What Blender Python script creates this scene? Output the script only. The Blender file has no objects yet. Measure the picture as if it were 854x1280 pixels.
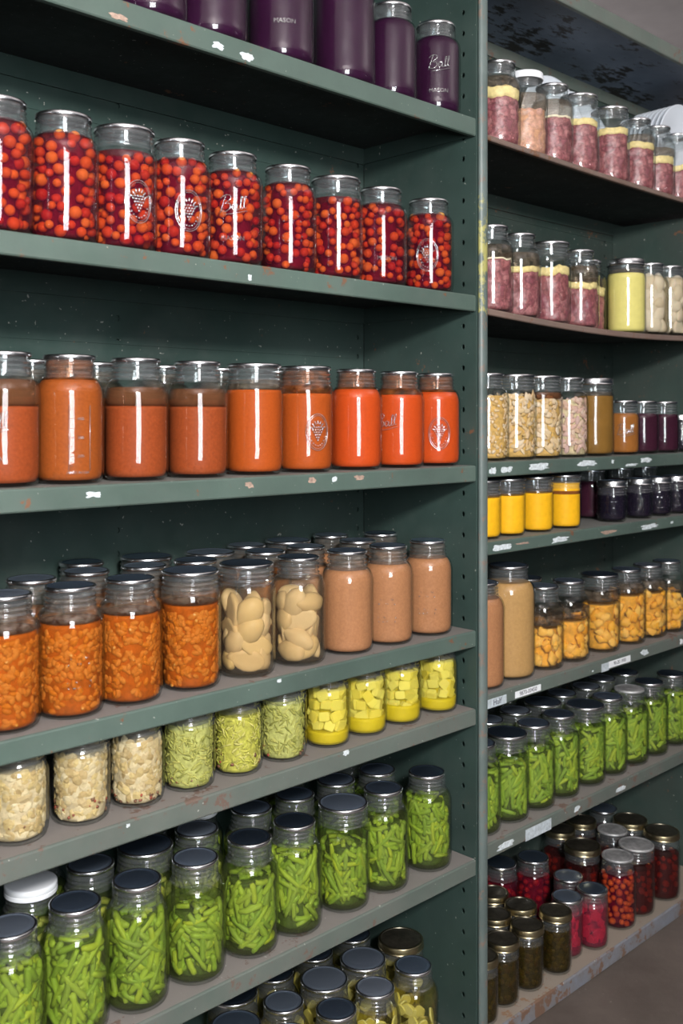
import bpy, bmesh, math, random
from mathutils import Vector, Matrix, noise

PI = math.pi
SC = bpy.context.scene
COL = SC.collection

# ------------------------------------------------------------------ camera
CAM = Vector((-1.517, -1.197, 1.23))
FX, FY = 0.695, 0.719            # forward
FPX, CX, HY = 1250.0, 427.0, 525.0
cd = bpy.data.cameras.new('camera')
cam = bpy.data.objects.new('camera', cd)
COL.objects.link(cam)
cam.location = CAM
cam.rotation_euler = (PI/2, 0, math.atan2(-FX, FY))
cd.sensor_fit = 'HORIZONTAL'
cd.sensor_width = 36
cd.lens = 36*FPX/854
cd.shift_y = -(640-HY)/854
cd.clip_start = 0.05
cd.dof.use_dof = True
cd.dof.focus_distance = 1.72
cd.dof.aperture_fstop = 9.0
SC.camera = cam

def ray(px, py):
    a, b = (px-CX)/FPX, (HY-py)/FPX
    return Vector((FX + a*FY, FY - a*FX, b))

def on_y(px, y0):                 # column of the picture meets the row line y = y0
    d = ray(px, HY)
    t = (y0-CAM.y)/d.y
    return CAM.x + d.x*t, y0

def on_z(px, py, Z):
    d = ray(px, py)
    t = (Z-CAM.z)/d.z
    return CAM.x + d.x*t, CAM.y + d.y*t

# ------------------------------------------------------------------ materials
MATS = {}
def newmat(name):
    m = bpy.data.materials.new(name)
    m.use_nodes = True
    nt = m.node_tree
    nt.nodes.clear()
    out = nt.nodes.new('ShaderNodeOutputMaterial')
    MATS[name] = m
    return m, nt, out

def N(nt, t, **kw):
    n = nt.nodes.new(t)
    for k, v in kw.items():
        if k in n.inputs: n.inputs[k].default_value = v
        else: setattr(n, k, v)
    return n

def ramp(nt, fac, stops, interp='LINEAR'):
    r = nt.nodes.new('ShaderNodeValToRGB')
    r.color_ramp.interpolation = interp
    e = r.color_ramp.elements
    while len(e) < len(stops): e.new(0.5)
    for i, (p, c) in enumerate(stops):
        e[i].position = p
        e[i].color = (*c, 1) if len(c) == 3 else c
    nt.links.new(fac, r.inputs[0])
    return r.outputs[0]

def mixc(nt, fac, a, b, mode='MIX'):
    m = nt.nodes.new('ShaderNodeMix')
    m.data_type = 'RGBA'; m.blend_type = mode
    for i, v in ((0, fac), (6, a), (7, b)):
        if isinstance(v, (int, float)): m.inputs[i].default_value = v
        elif isinstance(v, tuple): m.inputs[i].default_value = (*v, 1)
        else: nt.links.new(v, m.inputs[i])
    return m.outputs[2]

def mth(nt, op, a, b=0.0):
    m = nt.nodes.new('ShaderNodeMath'); m.operation = op
    for i, v in ((0, a), (1, b)):
        if isinstance(v, (int, float)): m.inputs[i].default_value = v
        else: nt.links.new(v, m.inputs[i])
    return m.outputs[0]

def noise_tex(nt, scale, detail=4, rough=0.6, vec=None, kind='ShaderNodeTexNoise'):
    n = nt.nodes.new(kind)
    n.inputs['Scale'].default_value = scale
    if 'Detail' in n.inputs: n.inputs['Detail'].default_value = detail
    if 'Roughness' in n.inputs: n.inputs['Roughness'].default_value = rough
    if vec is not None: nt.links.new(vec, n.inputs['Vector'])
    return n

def objcoord(nt):
    return nt.nodes.new('ShaderNodeTexCoord').outputs['Object']

def plain(name, col, rough=0.5, metal=0.0, var=0.0, scale=60, spec=0.5, bump=0.0, sss=0.0, coord=True):
    m, nt, out = newmat(name)
    b = N(nt, 'ShaderNodeBsdfPrincipled')
    b.inputs['Roughness'].default_value = rough
    b.inputs['Metallic'].default_value = metal
    b.inputs['Specular IOR Level'].default_value = spec
    if sss:
        b.inputs['Subsurface Weight'].default_value = sss
        b.inputs['Subsurface Radius'].default_value = (0.02, 0.01, 0.006)
        b.inputs['Subsurface Scale'].default_value = 0.3
    if var or bump:
        n = noise_tex(nt, scale, vec=objcoord(nt))
        if var:
            lo = tuple(max(0, c*(1-var)) for c in col)
            hi = tuple(min(1, c*(1+var)) for c in col)
            nt.links.new(ramp(nt, n.outputs[0], [(0.3, lo), (0.7, hi)]), b.inputs['Base Color'])
        else: b.inputs['Base Color'].default_value = (*col, 1)
        if bump:
            bp = N(nt, 'ShaderNodeBump', Strength=bump, Distance=0.002)
            nt.links.new(n.outputs[0], bp.inputs['Height'])
            nt.links.new(bp.outputs[0], b.inputs['Normal'])
    else:
        b.inputs['Base Color'].default_value = (*col, 1)
    nt.links.new(b.outputs[0], out.inputs[0])
    return m

def perobj(name, cols, rough=0.4, scale=90, spec=0.4, sss=0.0):
    """colour that differs from piece to piece (random per object) with a fine mottling"""
    m, nt, out = newmat(name)
    b = N(nt, 'ShaderNodeBsdfPrincipled')
    b.inputs['Roughness'].default_value = rough
    b.inputs['Specular IOR Level'].default_value = spec
    oi = nt.nodes.new('ShaderNodeObjectInfo')
    geo = nt.nodes.new('ShaderNodeNewGeometry')
    r = mth(nt, 'FRACT', mth(nt, 'ADD', oi.outputs['Random'], geo.outputs['Random Per Island']))
    k = len(cols)
    c = ramp(nt, r, [(i/(k-1), cc) for i, cc in enumerate(cols)])
    n = noise_tex(nt, scale, vec=objcoord(nt))
    c = mixc(nt, mth(nt, 'MULTIPLY', n.outputs[0], 0.35), c, tuple(x*0.55 for x in cols[0]))
    nt.links.new(c, b.inputs['Base Color'])
    if sss:
        b.inputs['Subsurface Weight'].default_value = sss
        b.inputs['Subsurface Radius'].default_value = (0.02, 0.01, 0.006)
        b.inputs['Subsurface Scale'].default_value = 0.25
    nt.links.new(b.outputs[0], out.inputs[0])
    return m

def glassy(name, tint, edge, f0=0.045, rough=0.02, body=None, bodyfac=0.0, bump=0.0, film=0.0):
    """thin see-through wall: reflects more at grazing angles; optional coloured body"""
    m, nt, out = newmat(name)
    lw = nt.nodes.new('ShaderNodeLayerWeight'); lw.inputs[0].default_value = 0.5
    f5 = mth(nt, 'POWER', lw.outputs['Facing'], 4.0)
    fr = mth(nt, 'ADD', mth(nt, 'MULTIPLY', f5, 0.75), f0)
    f2 = mth(nt, 'POWER', lw.outputs['Facing'], 2.5)
    tr = nt.nodes.new('ShaderNodeBsdfTransparent')
    nt.links.new(mixc(nt, f2, tint, edge), tr.inputs[0])
    gl = nt.nodes.new('ShaderNodeBsdfAnisotropic')
    gl.inputs['Roughness'].default_value = rough
    if bump:
        n = noise_tex(nt, 55, 2, vec=objcoord(nt))
        bp = N(nt, 'ShaderNodeBump', Strength=bump, Distance=0.002)
        nt.links.new(n.outputs[0], bp.inputs['Height'])
        nt.links.new(bp.outputs[0], gl.inputs['Normal'])
    base = tr.outputs[0]
    if body is not None:
        df = nt.nodes.new('ShaderNodeBsdfDiffuse'); df.inputs[0].default_value = (*body, 1)
        mx = nt.nodes.new('ShaderNodeMixShader')
        if film:
            n2 = noise_tex(nt, film, 5, 0.75, vec=objcoord(nt))
            fo = ramp(nt, n2.outputs[0], [(0.38, (0, 0, 0)), (0.72, (bodyfac*2,)*3)])
            nt.links.new(fo, mx.inputs[0])
        else:
            mx.inputs[0].default_value = bodyfac
        nt.links.new(base, mx.inputs[1]); nt.links.new(df.outputs[0], mx.inputs[2])
        base = mx.outputs[0]
    ms = nt.nodes.new('ShaderNodeMixShader')
    nt.links.new(fr, ms.inputs[0]); nt.links.new(base, ms.inputs[1]); nt.links.new(gl.outputs[0], ms.inputs[2])
    nt.links.new(ms.outputs[0], out.inputs[0])
    return m

GLASS = glassy('clear_glass', (0.97, 0.98, 0.975), (0.62, 0.68, 0.66), 0.05, 0.035, bump=0.12, body=(0.75, 0.78, 0.78), bodyfac=0.002)
NECK = glassy('threaded_glass', (0.90, 0.92, 0.92), (0.55, 0.6, 0.6), 0.085, 0.06, bump=0.3, body=(0.75, 0.79, 0.81), bodyfac=0.04)  # pale body paints in the haze of light caught by the threads
EMBOSS = glassy('raised_glass', (0.93, 0.94, 0.94), (0.7, 0.72, 0.72), 0.22, 0.12, body=(0.8, 0.8, 0.8), bodyfac=0.10)

def steel(name, col, chips=0.0, dust=0.0, rough=0.42, rust=(0.16, 0.075, 0.04), dustcol=(0.18, 0.168, 0.155)):
    m, nt, out = newmat(name)
    b = N(nt, 'ShaderNodeBsdfPrincipled')
    oc = objcoord(nt)
    n1 = noise_tex(nt, 3.0, 6, 0.65, oc)
    n2 = noise_tex(nt, 42, 5, 0.7, oc)
    n3 = noise_tex(nt, 7.0, 8, 0.72, oc)
    c = ramp(nt, n1.outputs[0], [(0.3, tuple(x*0.72 for x in col)), (0.7, tuple(x*1.2 for x in col))])
    if dust:
        f = ramp(nt, n3.outputs[0], [(0.5-0.35*dust, (0, 0, 0)), (0.95-0.35*dust, (1, 1, 1))])
        c = mixc(nt, mth(nt, 'MULTIPLY', f, min(1, dust)), c, dustcol)
    if chips:
        mul = mth(nt, 'MULTIPLY', n2.outputs[0], n3.outputs[0])
        f = ramp(nt, mul, [(0.40-chips*0.1, (0, 0, 0)), (0.425-chips*0.1, (1, 1, 1))])
        c = mixc(nt, f, c, rust)
        n4 = noise_tex(nt, 130, 2, 0.5, oc)
        f2 = ramp(nt, n4.outputs[0], [(0.725, (0, 0, 0)), (0.745, (1, 1, 1))])
        c = mixc(nt, mth(nt, 'MULTIPLY', f2, 0.7), c, (0.42, 0.42, 0.38))
    nt.links.new(c, b.inputs['Base Color'])
    rr = ramp(nt, n3.outputs[0], [(0.3, (rough-0.1,)*3), (0.7, (min(1, rough+0.2+dust*0.3),)*3)])
    nt.links.new(rr, b.inputs['Roughness'])
    bp = N(nt, 'ShaderNodeBump', Strength=0.12, Distance=0.002)
    nt.links.new(n2.outputs[0], bp.inputs['Height'])
    nt.links.new(bp.outputs[0], b.inputs['Normal'])
    nt.links.new(b.outputs[0], out.inputs[0])
    return m

UNDER = steel('shaded_shelf_underside', (0.016, 0.020, 0.019), chips=0.35, dust=0.2, rough=0.7, dustcol=(0.03, 0.026, 0.024))  # near-black colour puts the shade beneath each shelf into the steel
LIP = steel('green_painted_steel', (0.076, 0.112, 0.094), chips=0.6, dust=0.25, dustcol=(0.12, 0.13, 0.115))
PANEL = steel('green_painted_panel', (0.036, 0.062, 0.054), chips=0.25, dust=0.12, rough=0.36)
PANELR = steel('worn_green_panel', (0.038, 0.062, 0.053), chips=0.45, dust=0.35, rough=0.5, dustcol=(0.075, 0.062, 0.052))
TOP1 = steel('dusty_shelf_top', (0.16, 0.185, 0.17), chips=0.5, dust=0.9, rough=0.6)
TOP2 = steel('rusty_dusty_shelf_top', (0.19, 0.18, 0.17), chips=0.8, rust=(0.14, 0.09, 0.07), dust=1.0, rough=0.7, dustcol=(0.20, 0.18, 0.165))
LIPW = steel('worn_lip_paint', (0.088, 0.118, 0.10), chips=0.8, dust=0.5, rust=(0.13, 0.085, 0.065), rough=0.55, dustcol=(0.17, 0.145, 0.13))
LIPB = steel('bare_brown_lip', (0.17, 0.105, 0.08), chips=0.9, dust=0.5, rough=0.7)
BASE_LIP = steel('rusted_base_lip', (0.20, 0.24, 0.31), chips=1.35, dust=0.9, rough=0.75, rust=(0.15, 0.085, 0.055), dustcol=(0.15, 0.125, 0.105))
BASE_TOP = steel('sandy_base_shelf', (0.25, 0.21, 0.17), chips=0.9, dust=0.9, rough=0.85, rust=(0.24, 0.14, 0.08), dustcol=(0.27, 0.225, 0.18))

def post_material():
    m, nt, out = newmat('post_paint')
    b = N(nt, 'ShaderNodeBsdfPrincipled')
    oc = objcoord(nt)
    n2 = noise_tex(nt, 38, 6, 0.75, oc)
    n1 = noise_tex(nt, 5, 4, 0.6, oc)
    c = ramp(nt, n1.outputs[0], [(0.3, (0.065, 0.09, 0.085)), (0.7, (0.14, 0.175, 0.165))])
    c = mixc(nt, ramp(nt, n2.outputs[0], [(0.55, (0, 0, 0)), (0.62, (1, 1, 1))]), c, (0.17, 0.125, 0.10))
    # yellow paint rubbed on between two heights
    sx = nt.nodes.new('ShaderNodeSeparateXYZ'); nt.links.new(oc, sx.inputs[0])
    up = mth(nt, 'GREATER_THAN', mth(nt, 'ADD', sx.outputs[2], mth(nt, 'MULTIPLY', n2.outputs[0], 0.06)), 1.47)
    dn = mth(nt, 'LESS_THAN', mth(nt, 'ADD', sx.outputs[2], mth(nt, 'MULTIPLY', n2.outputs[0], 0.06)), 1.695)
    yl = mth(nt, 'MULTIPLY', mth(nt, 'MULTIPLY', up, dn), ramp(nt, n2.outputs[0], [(0.47, (0, 0, 0)), (0.56, (1, 1, 1))]))
    c = mixc(nt, yl, c, (0.34, 0.32, 0.11))
    nt.links.new(c, b.inputs['Base Color'])
    b.inputs['Roughness'].default_value = 0.45
    bp = N(nt, 'ShaderNodeBump', Strength=0.25, Distance=0.002)
    nt.links.new(n2.outputs[0], bp.inputs['Height']); nt.links.new(bp.outputs[0], b.inputs['Normal'])
    nt.links.new(b.outputs[0], out.inputs[0])
    return m
POST = post_material()

def cover_material():
    m, nt, out = newmat('stained_blue_underside')
    b = N(nt, 'ShaderNodeBsdfPrincipled')
    oc = objcoord(nt)
    mp = nt.nodes.new('ShaderNodeMapping'); mp.inputs['Scale'].default_value = (1.0, 2.6, 1)
    nt.links.new(oc, mp.inputs[0])
    n = noise_tex(nt, 16, 7, 0.7, mp.outputs[0])
    n1 = noise_tex(nt, 3.2, 4, 0.6, oc)
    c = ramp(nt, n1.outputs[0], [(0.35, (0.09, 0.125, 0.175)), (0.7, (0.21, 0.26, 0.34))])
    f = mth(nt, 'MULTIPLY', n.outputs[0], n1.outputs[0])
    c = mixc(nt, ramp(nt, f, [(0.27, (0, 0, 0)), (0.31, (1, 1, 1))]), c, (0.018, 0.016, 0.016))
    nt.links.new(c, b.inputs['Base Color'])
    b.inputs['Roughness'].default_value = 0.6
    nt.links.new(b.outputs[0], out.inputs[0])
    return m
COVER = cover_material()

LIDM = plain('tin_lid_metal', (0.80, 0.81, 0.83), 0.27, 1.0, 0.06, 40)
def lid_top():
    m, nt, out = newmat('tin_lid_centre')
    b = N(nt, 'ShaderNodeBsdfPrincipled')
    oi = nt.nodes.new('ShaderNodeObjectInfo')
    n = noise_tex(nt, 45, 5, 0.7, objcoord(nt))
    c = ramp(nt, oi.outputs['Random'], [(0.0, (0.16, 0.23, 0.34)), (0.5, (0.27, 0.36, 0.50)), (1.0, (0.38, 0.44, 0.54))])
    c = mixc(nt, ramp(nt, n.outputs[0], [(0.6, (0, 0, 0)), (0.75, (0.5,)*3)]), c, (0.5, 0.52, 0.53))
    nt.links.new(c, b.inputs['Base Color'])
    nt.links.new(ramp(nt, oi.outputs['Random'], [(0, (0.97,)*3), (0.45, (0.90,)*3), (1, (0.80,)*3)]), b.inputs['Metallic'])
    b.inputs['Roughness'].default_value = 0.30
    nt.links.new(b.outputs[0], out.inputs[0])
    return m
LIDC = lid_top()
LIDD = plain('dull_grey_lid_metal', (0.50, 0.50, 0.50), 0.55, 0.75, 0.35, 60)
GOLD = plain('brassy_lid_metal', (0.42, 0.36, 0.22), 0.32, 1.0, 0.2, 50)
LIDK = plain('tarnished_lid_centre', (0.16, 0.145, 0.11), 0.35, 0.9, 0.35, 70)
CAPW = plain('white_plastic', (0.78, 0.80, 0.83), 0.42)
PAPER = plain('paper_label_white', (0.72, 0.74, 0.76), 0.8, var=0.06)
PAPERG = plain('paper_label_faded', (0.42, 0.47, 0.50), 0.85, var=0.25, scale=130)
SCRAP = plain('paper_residue', (0.55, 0.60, 0.62), 0.9, var=0.3, scale=160)
SCRAPB = plain('bare_rust_chip', (0.33, 0.23, 0.18), 0.85, var=0.35, scale=160)
INK = plain('label_ink', (0.05, 0.05, 0.07), 0.7)
CERAM = plain('white_ceramic', (0.80, 0.85, 0.92), 0.22)

# ------------------------------------------------------------------ mesh helpers
class MB:
    def __init__(s): s.v, s.f, s.m = [], [], []
    def add(s, vs, fs, mi=0):
        o = len(s.v)
        s.v.extend(vs)
        for f in fs: s.f.append(tuple(i+o for i in f)); s.m.append(mi)
    def box(s, a, b, mi=0):
        x0, y0, z0 = a; x1, y1, z1 = b
        vs = [(x0,y0,z0),(x1,y0,z0),(x1,y1,z0),(x0,y1,z0),(x0,y0,z1),(x1,y0,z1),(x1,y1,z1),(x0,y1,z1)]
        s.add(vs, [(0,3,2,1),(4,5,6,7),(0,1,5,4),(1,2,6,5),(2,3,7,6),(3,0,4,7)], mi)
    def lathe(s, prof, seg=32, mi=0, wob=None):
        """prof: (r, z) list from bottom to top; r = 0 ends make a pole"""
        o = len(s.v); rings = []
        for r, z in prof:
            if r < 1e-6:
                rings.append([len(s.v)]); s.v.append((0, 0, z))
            else:
                ring = []
                for i in range(seg):
                    a = 2*PI*i/seg
                    rr = r if wob is None else wob(r, a, z)
                    ring.append(len(s.v)); s.v.append((rr*math.cos(a), rr*math.sin(a), z))
                rings.append(ring)
        for A, B in zip(rings, rings[1:]):
            for i in range(seg):
                j = (i+1) % seg
                if len(A) == 1 and len(B) == 1: continue
                if len(A) == 1: f = (A[0], B[j], B[i])
                elif len(B) == 1: f = (A[i], A[j], B[0])
                else: f = (A[i], A[j], B[j], B[i])
                s.f.append(f); s.m.append(mi)
    def tube(s, pts, rad, n=6, mi=0, cap=True):
        pts = [Vector(p) for p in pts]
        if not isinstance(rad, (list, tuple)): rad = [rad]*len(pts)
        o = len(s.v); up = None
        for i, p in enumerate(pts):
            t = (pts[min(i+1, len(pts)-1)] - pts[max(i-1, 0)])
            if t.length < 1e-9: t = Vector((0, 0, 1))
            t.normalize()
            if up is None:
                up = t.orthogonal().normalized()
            up = (up - t*up.dot(t))
            up = up.normalized() if up.length > 1e-6 else t.orthogonal().normalized()
            w = t.cross(up)
            for k in range(n):
                a = 2*PI*k/n
                s.v.append(tuple(p + (up*math.cos(a) + w*math.sin(a))*rad[i]))
        for i in range(len(pts)-1):
            for k in range(n):
                j = (k+1) % n
                s.f.append((o+i*n+k, o+i*n+j, o+(i+1)*n+j, o+(i+1)*n+k)); s.m.append(mi)
        if cap:
            s.f.append(tuple(o+k for k in range(n))[::-1]); s.m.append(mi)
            e = o+(len(pts)-1)*n
            s.f.append(tuple(e+k for k in range(n))); s.m.append(mi)
    def blob(s, mat, seed=0, amp=0.0, seg=8, rings=6, mi=0, fr=1.6):
        """deformed sphere put through matrix mat"""
        prof = [(math.sin(PI*k/rings), -math.cos(PI*k/rings)) for k in range(rings+1)]
        prof[0] = (0, -1); prof[-1] = (0, 1)
        t = MB(); t.lathe(prof, seg)
        vs = []
        for v in t.v:
            v = Vector(v)
            if amp: v = v*(1 + amp*noise.noise(v*fr + Vector((seed*7.13, seed*3.7, seed*1.9))))
            vs.append(tuple(mat @ v))
        s.add(vs, t.f, mi)
    def build(s, name, mats, parent=None, smooth=True, mesh_only=False):
        me = bpy.data.meshes.new(name)
        me.from_pydata(s.v, [], s.f)
        for m in (mats if isinstance(mats, (list, tuple)) else [mats]): me.materials.append(m)
        me.polygons.foreach_set('material_index', s.m)
        me.polygons.foreach_set('use_smooth', [smooth]*len(s.f))
        me.update()
        bm = bmesh.new(); bm.from_mesh(me)
        bmesh.ops.recalc_face_normals(bm, faces=bm.faces)
        bm.to_mesh(me); bm.free()
        if mesh_only: return me
        return link(name, me, parent)

def link(name, me, parent=None):
    o = bpy.data.objects.new(name, me)
    COL.objects.link(o)
    if parent is not None: o.parent = parent
    return o

def sharpen(o, ang=35):
    me = o.data if hasattr(o, 'data') else o
    bm = bmesh.new(); bm.from_mesh(me)
    for e in bm.edges:
        if len(e.link_faces) == 2 and e.calc_face_angle(0) > math.radians(ang): e.smooth = False
    bm.to_mesh(me); bm.free()

def thing(name, label, cat, loc=(0, 0, 0), rz=0, group=None):
    o = bpy.data.objects.new(name, None)
    COL.objects.link(o)
    o.empty_display_size = 0.05
    o.location = loc; o.rotation_euler = (0, 0, rz)
    o['label'] = label; o['category'] = cat
    if group: o['group'] = group
    return o

def struct(o):
    o['kind'] = 'structure'
    return o

# ------------------------------------------------------------------ the room
def concrete():
    m, nt, out = newmat('dirty_concrete_floor')
    b = N(nt, 'ShaderNodeBsdfPrincipled')
    oc = objcoord(nt)
    n = noise_tex(nt, 2.2, 9, 0.68, oc); n2 = noise_tex(nt, 60, 5, 0.7, oc)
    c = ramp(nt, n.outputs[0], [(0.3, (0.05, 0.038, 0.031)), (0.7, (0.135, 0.108, 0.092))])
    c = mixc(nt, ramp(nt, n2.outputs[0], [(0.66, (0, 0, 0)), (0.74, (1, 1, 1))]), c, (0.30, 0.27, 0.24))
    nt.links.new(c, b.inputs['Base Color']); b.inputs['Roughness'].default_value = 0.75
    bp = N(nt, 'ShaderNodeBump', Strength=0.35, Distance=0.004)
    nt.links.new(n2.outputs[0], bp.inputs['Height']); nt.links.new(bp.outputs[0], b.inputs['Normal'])
    nt.links.new(b.outputs[0], out.inputs[0])
    return m
def plaster(name, a, b_):
    m, nt, out = newmat(name)
    b = N(nt, 'ShaderNodeBsdfPrincipled')
    oc = objcoord(nt)
    n = noise_tex(nt, 3.5, 8, 0.65, oc)
    nt.links.new(ramp(nt, n.outputs[0], [(0.3, a), (0.7, b_)]), b.inputs['Base Color'])
    b.inputs['Roughness'].default_value = 0.9
    bp = N(nt, 'ShaderNodeBump', Strength=0.2, Distance=0.01)
    nt.links.new(n.outputs[0], bp.inputs['Height']); nt.links.new(bp.outputs[0], b.inputs['Normal'])
    nt.links.new(b.outputs[0], out.inputs[0])
    return m
CONC = concrete()
PLAS = plaster('grey_plaster', (0.42, 0.385, 0.385), (0.55, 0.51, 0.51))
w = MB(); w.box((-3.6, -3.2, -0.1), (3.2, 0.50, 0.0)); struct(w.build('floor', CONC, smooth=False))
w = MB(); w.box((-3.6, -3.2, 2.42), (3.2, 0.50, 2.5)); struct(w.build('ceiling', PLAS, smooth=False))
w = MB(); w.box((-3.6, 0.36, 0.0), (3.2, 0.50, 2.42)); struct(w.build('wall_back', PLAS, smooth=False))

# ------------------------------------------------------------------ shelving
DEPTH = 0.303
LX0, LX1 = -0.985, 0.0
RX0, RX1 = 0.027, 1.0
SHL = {'A': 1.808, 'B': 1.469, 'C': 1.143, 'D': 0.827, 'E': 0.677, 'F': 0.389, 'G': 0.037}
SHR = {'a': 1.785, 'b': 1.448, 'c': 1.148, 'd': 0.993, 'e': 0.697, 'f': 0.407, 'g': 0.037}
def sag(key, x):
    if key in 'ab' and key.islower():
        t = (x-RX0)/(RX1-RX0)
        k = {'a': 0.004, 'b': 0.015}[key]
        return -k*max(0, math.sin(PI*min(1, max(0, t))))
    return 0.0

def shelf_mesh(x0, x1, z, lip, key, end_flange=True):
    b = MB(); n = 24
    e = 0.0
    sec = [(DEPTH, 0), (0.0035, 0), (0.0012, -0.0008), (0, -0.003), (0, -lip+0.002), (0.0015, -lip), (0.010, -lip),
           (0.010, -lip+0.002), (0.0025, -lip+0.003), (0.002, -0.003), (0.2995, -0.002), (0.2995, -0.035), (DEPTH, -0.035)]
    L = len(sec); vs = []
    for i in range(n+1):
        x = x0 + (x1-x0)*i/n
        for (y, zz) in sec: vs.append((x, y, z + zz + sag(key, x)))
    fs, ms = [], []
    for i in range(n):
        for k in range(L):
            j = (k+1) % L
            fs.append((i*L+k, (i+1)*L+k, (i+1)*L+j, i*L+j))
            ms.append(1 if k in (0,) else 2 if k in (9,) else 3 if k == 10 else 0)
    o = len(b.v); b.v.extend(vs); b.f.extend(fs); b.m.extend(ms)
    b.f.append(tuple(range(L))); b.m.append(0)
    b.f.append(tuple(n*L+k for k in range(L))[::-1]); b.m.append(0)
    if end_flange:
        for xa, xb in ((x0, x0+0.002), (x1-0.002, x1)):
            b.box((xa, 0.0105, z-0.034), (xb, 0.299, z-0.0022), 3)
    return b

def holed_strip(b, org, u, v, nrm, w, z0, z1, pitch, phase, hw, hh, depth, mi=0, mi2=0):
    """vertical strip of width w in direction u at org, with a column of oval holes; real openings with rims"""
    org, u, v, nrm = Vector(org), Vector(u), Vector(v), Vector(nrm)
    K = 12
    zs = []
    z = phase
    while z - pitch/2 > z0: z -= pitch
    if z - pitch/2 < z0: z += 0
    while z - pitch/2 < z0: z += pitch
    first = z - pitch/2
    def P(a, c, d=0): return tuple(org + u*a + v*c + nrm*d)
    if first > z0 + 1e-4:
        b.add([P(0, z0), P(w, z0), P(w, first), P(0, first)], [(0, 1, 2, 3)], mi)
    while z + pitch/2 <= z1 + 1e-6:
        lo, hi = z-pitch/2, z+pitch/2
        outer, inner, back = [], [], []
        for k in range(K):
            a = 2*PI*k/K + PI/K
            ca, sa = math.cos(a), math.sin(a)
            sc = 1/max(abs(ca), abs(sa))
            outer.append(P(w/2 + ca*sc*w/2, z + sa*sc*pitch/2))
            inner.append(P(w/2 + ca*hw, z + sa*hh))
            back.append(P(w/2 + ca*hw, z + sa*hh, -depth))
        corners = []
        fs = []
        for k in range(K):
            j = (k+1) % K
            fs.append((k, j, K+j, K+k)); fs.append((K+k, K+j, 2*K+j, 2*K+k))
        b.add(outer+inner+back, fs, mi)
        # fill the four corner triangles left by the octagon-like outline
        for k in range(K):
            j = (k+1) % K
            A = 2*PI*k/K + PI/K; B = 2*PI*j/K + PI/K
            for q in (PI/4, 3*PI/4, 5*PI/4, 7*PI/4):
                if A < q < B or (k == K-1 and (A < q+2*PI < A+2*PI/K)):
                    cpt = P(w/2 + math.copysign(w/2, math.cos(q)), z + math.copysign(pitch/2, math.sin(q)))
                    b.add([outer[k], cpt, outer[j]], [(0, 1, 2)], mi)
        z += pitch
    top = z - pitch/2
    if top < z1 - 1e-4:
        b.add([P(0, top), P(w, top), P(w, z1), P(0, z1)], [(0, 1, 2, 3)], mi)

def side_panel_mesh(x, outx, ztop, facing, phase=1.412):
    """hollow pressed side panel between x (hole face) and outx; facing = +1/-1 direction of the hole face"""
    b = MB()
    ya, yb = 0.022, 0.044
    xs = (x, outx)
    holed_strip(b, (x, ya, 0), (0, 1, 0), (0, 0, 1), (facing, 0, 0), yb-ya, 0, ztop, 0.0405, phase, 0.0042, 0.0052, 0.003)
    b.add([(x, 0.001, 0), (x, ya, 0), (x, ya, ztop), (x, 0.001, ztop)], [(0, 1, 2, 3)])
    b.add([(x, yb, 0), (x, DEPTH, 0), (x, DEPTH, ztop), (x, yb, ztop)], [(0, 1, 2, 3)])
    b.add([(outx, 0.001, 0), (outx, DEPTH, 0), (outx, DEPTH, ztop), (outx, 0.001, ztop)], [(0, 1, 2, 3)])
    b.add([(x, 0.001, 0), (outx, 0.001, 0), (outx, 0.001, ztop), (x, 0.001, ztop)], [(0, 1, 2, 3)])
    b.add([(x, DEPTH, 0), (outx, DEPTH, 0), (outx, DEPTH, ztop), (x, DEPTH, ztop)], [(0, 1, 2, 3)])
    b.add([(x, 0.001, ztop), (outx, 0.001, ztop), (outx, DEPTH, ztop), (x, DEPTH, ztop)], [(0, 1, 2, 3)])
    return b

def back_panel_mesh(x0, x1, cols, ztop=2.15):
    b = MB()
    y = DEPTH + 0.0015
    xs = [x0]
    w = 0.03
    cur = x0
    for c in cols:
        b.add([(cur, y, 0), (c-w/2, y, 0), (c-w/2, y, ztop), (cur, y, ztop)], [(0, 1, 2, 3)])
        holed_strip(b, (c-w/2, y, 0), (1, 0, 0), (0, 0, 1), (0, -1, 0), w, 0, ztop, 0.0405, 1.405, 0.0042, 0.0050, 0.003)
        cur = c+w/2
    b.add([(cur, y, 0), (x1, y, 0), (x1, y, ztop), (cur, y, ztop)], [(0, 1, 2, 3)])
    b.box((x0, y+0.006, 0), (x1, y+0.009, ztop))
    # pressed horizontal swage lines
    for z in (0.55, 1.36, 1.73):
        b.box((x0+0.03, y-0.0016, z), (x1-0.03, y-0.0002, z+0.006))
    return b

def residue(parent, cx_px, cy_px, wpx, hpx, mat, seed, name='paper_scrap', y=-0.0004):
    """torn scrap stuck on a shelf lip, centred where the picture column meets the lip"""
    x, _ = on_y(cx_px, 0.0)
    d = ray(cx_px, cy_px); t = (0-CAM.y)/d.y
    z = CAM.z + d.z*t
    sx = abs(on_y(cx_px+wpx/2, 0)[0]-on_y(cx_px-wpx/2, 0)[0])
    sz = hpx/FPX*t*1.0
    b = MB(); rnd = random.Random(seed)
    K = 22; pts = []
    for k in range(K):
        a = 2*PI*k/K
        r = 0.72 + 0.45*noise.noise(Vector((math.cos(a)*2.1, math.sin(a)*2.1, seed*3.3)))
        sq = 1/max(abs(math.cos(a)), abs(math.sin(a)))**0.7
        pts.append((x + math.cos(a)*r*sq*sx/2, z + math.sin(a)*r*sq*sz/2))
    vs = [(p[0], y, p[1]) for p in pts] + [(p[0], 0.0004, p[1]) for p in pts]
    fs = [tuple(range(K))] + [(k, (k+1) % K, K+(k+1) % K, K+k) for k in range(K)]
    b.add(vs, fs)
    return b.build(name, mat, parent, smooth=False)

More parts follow.
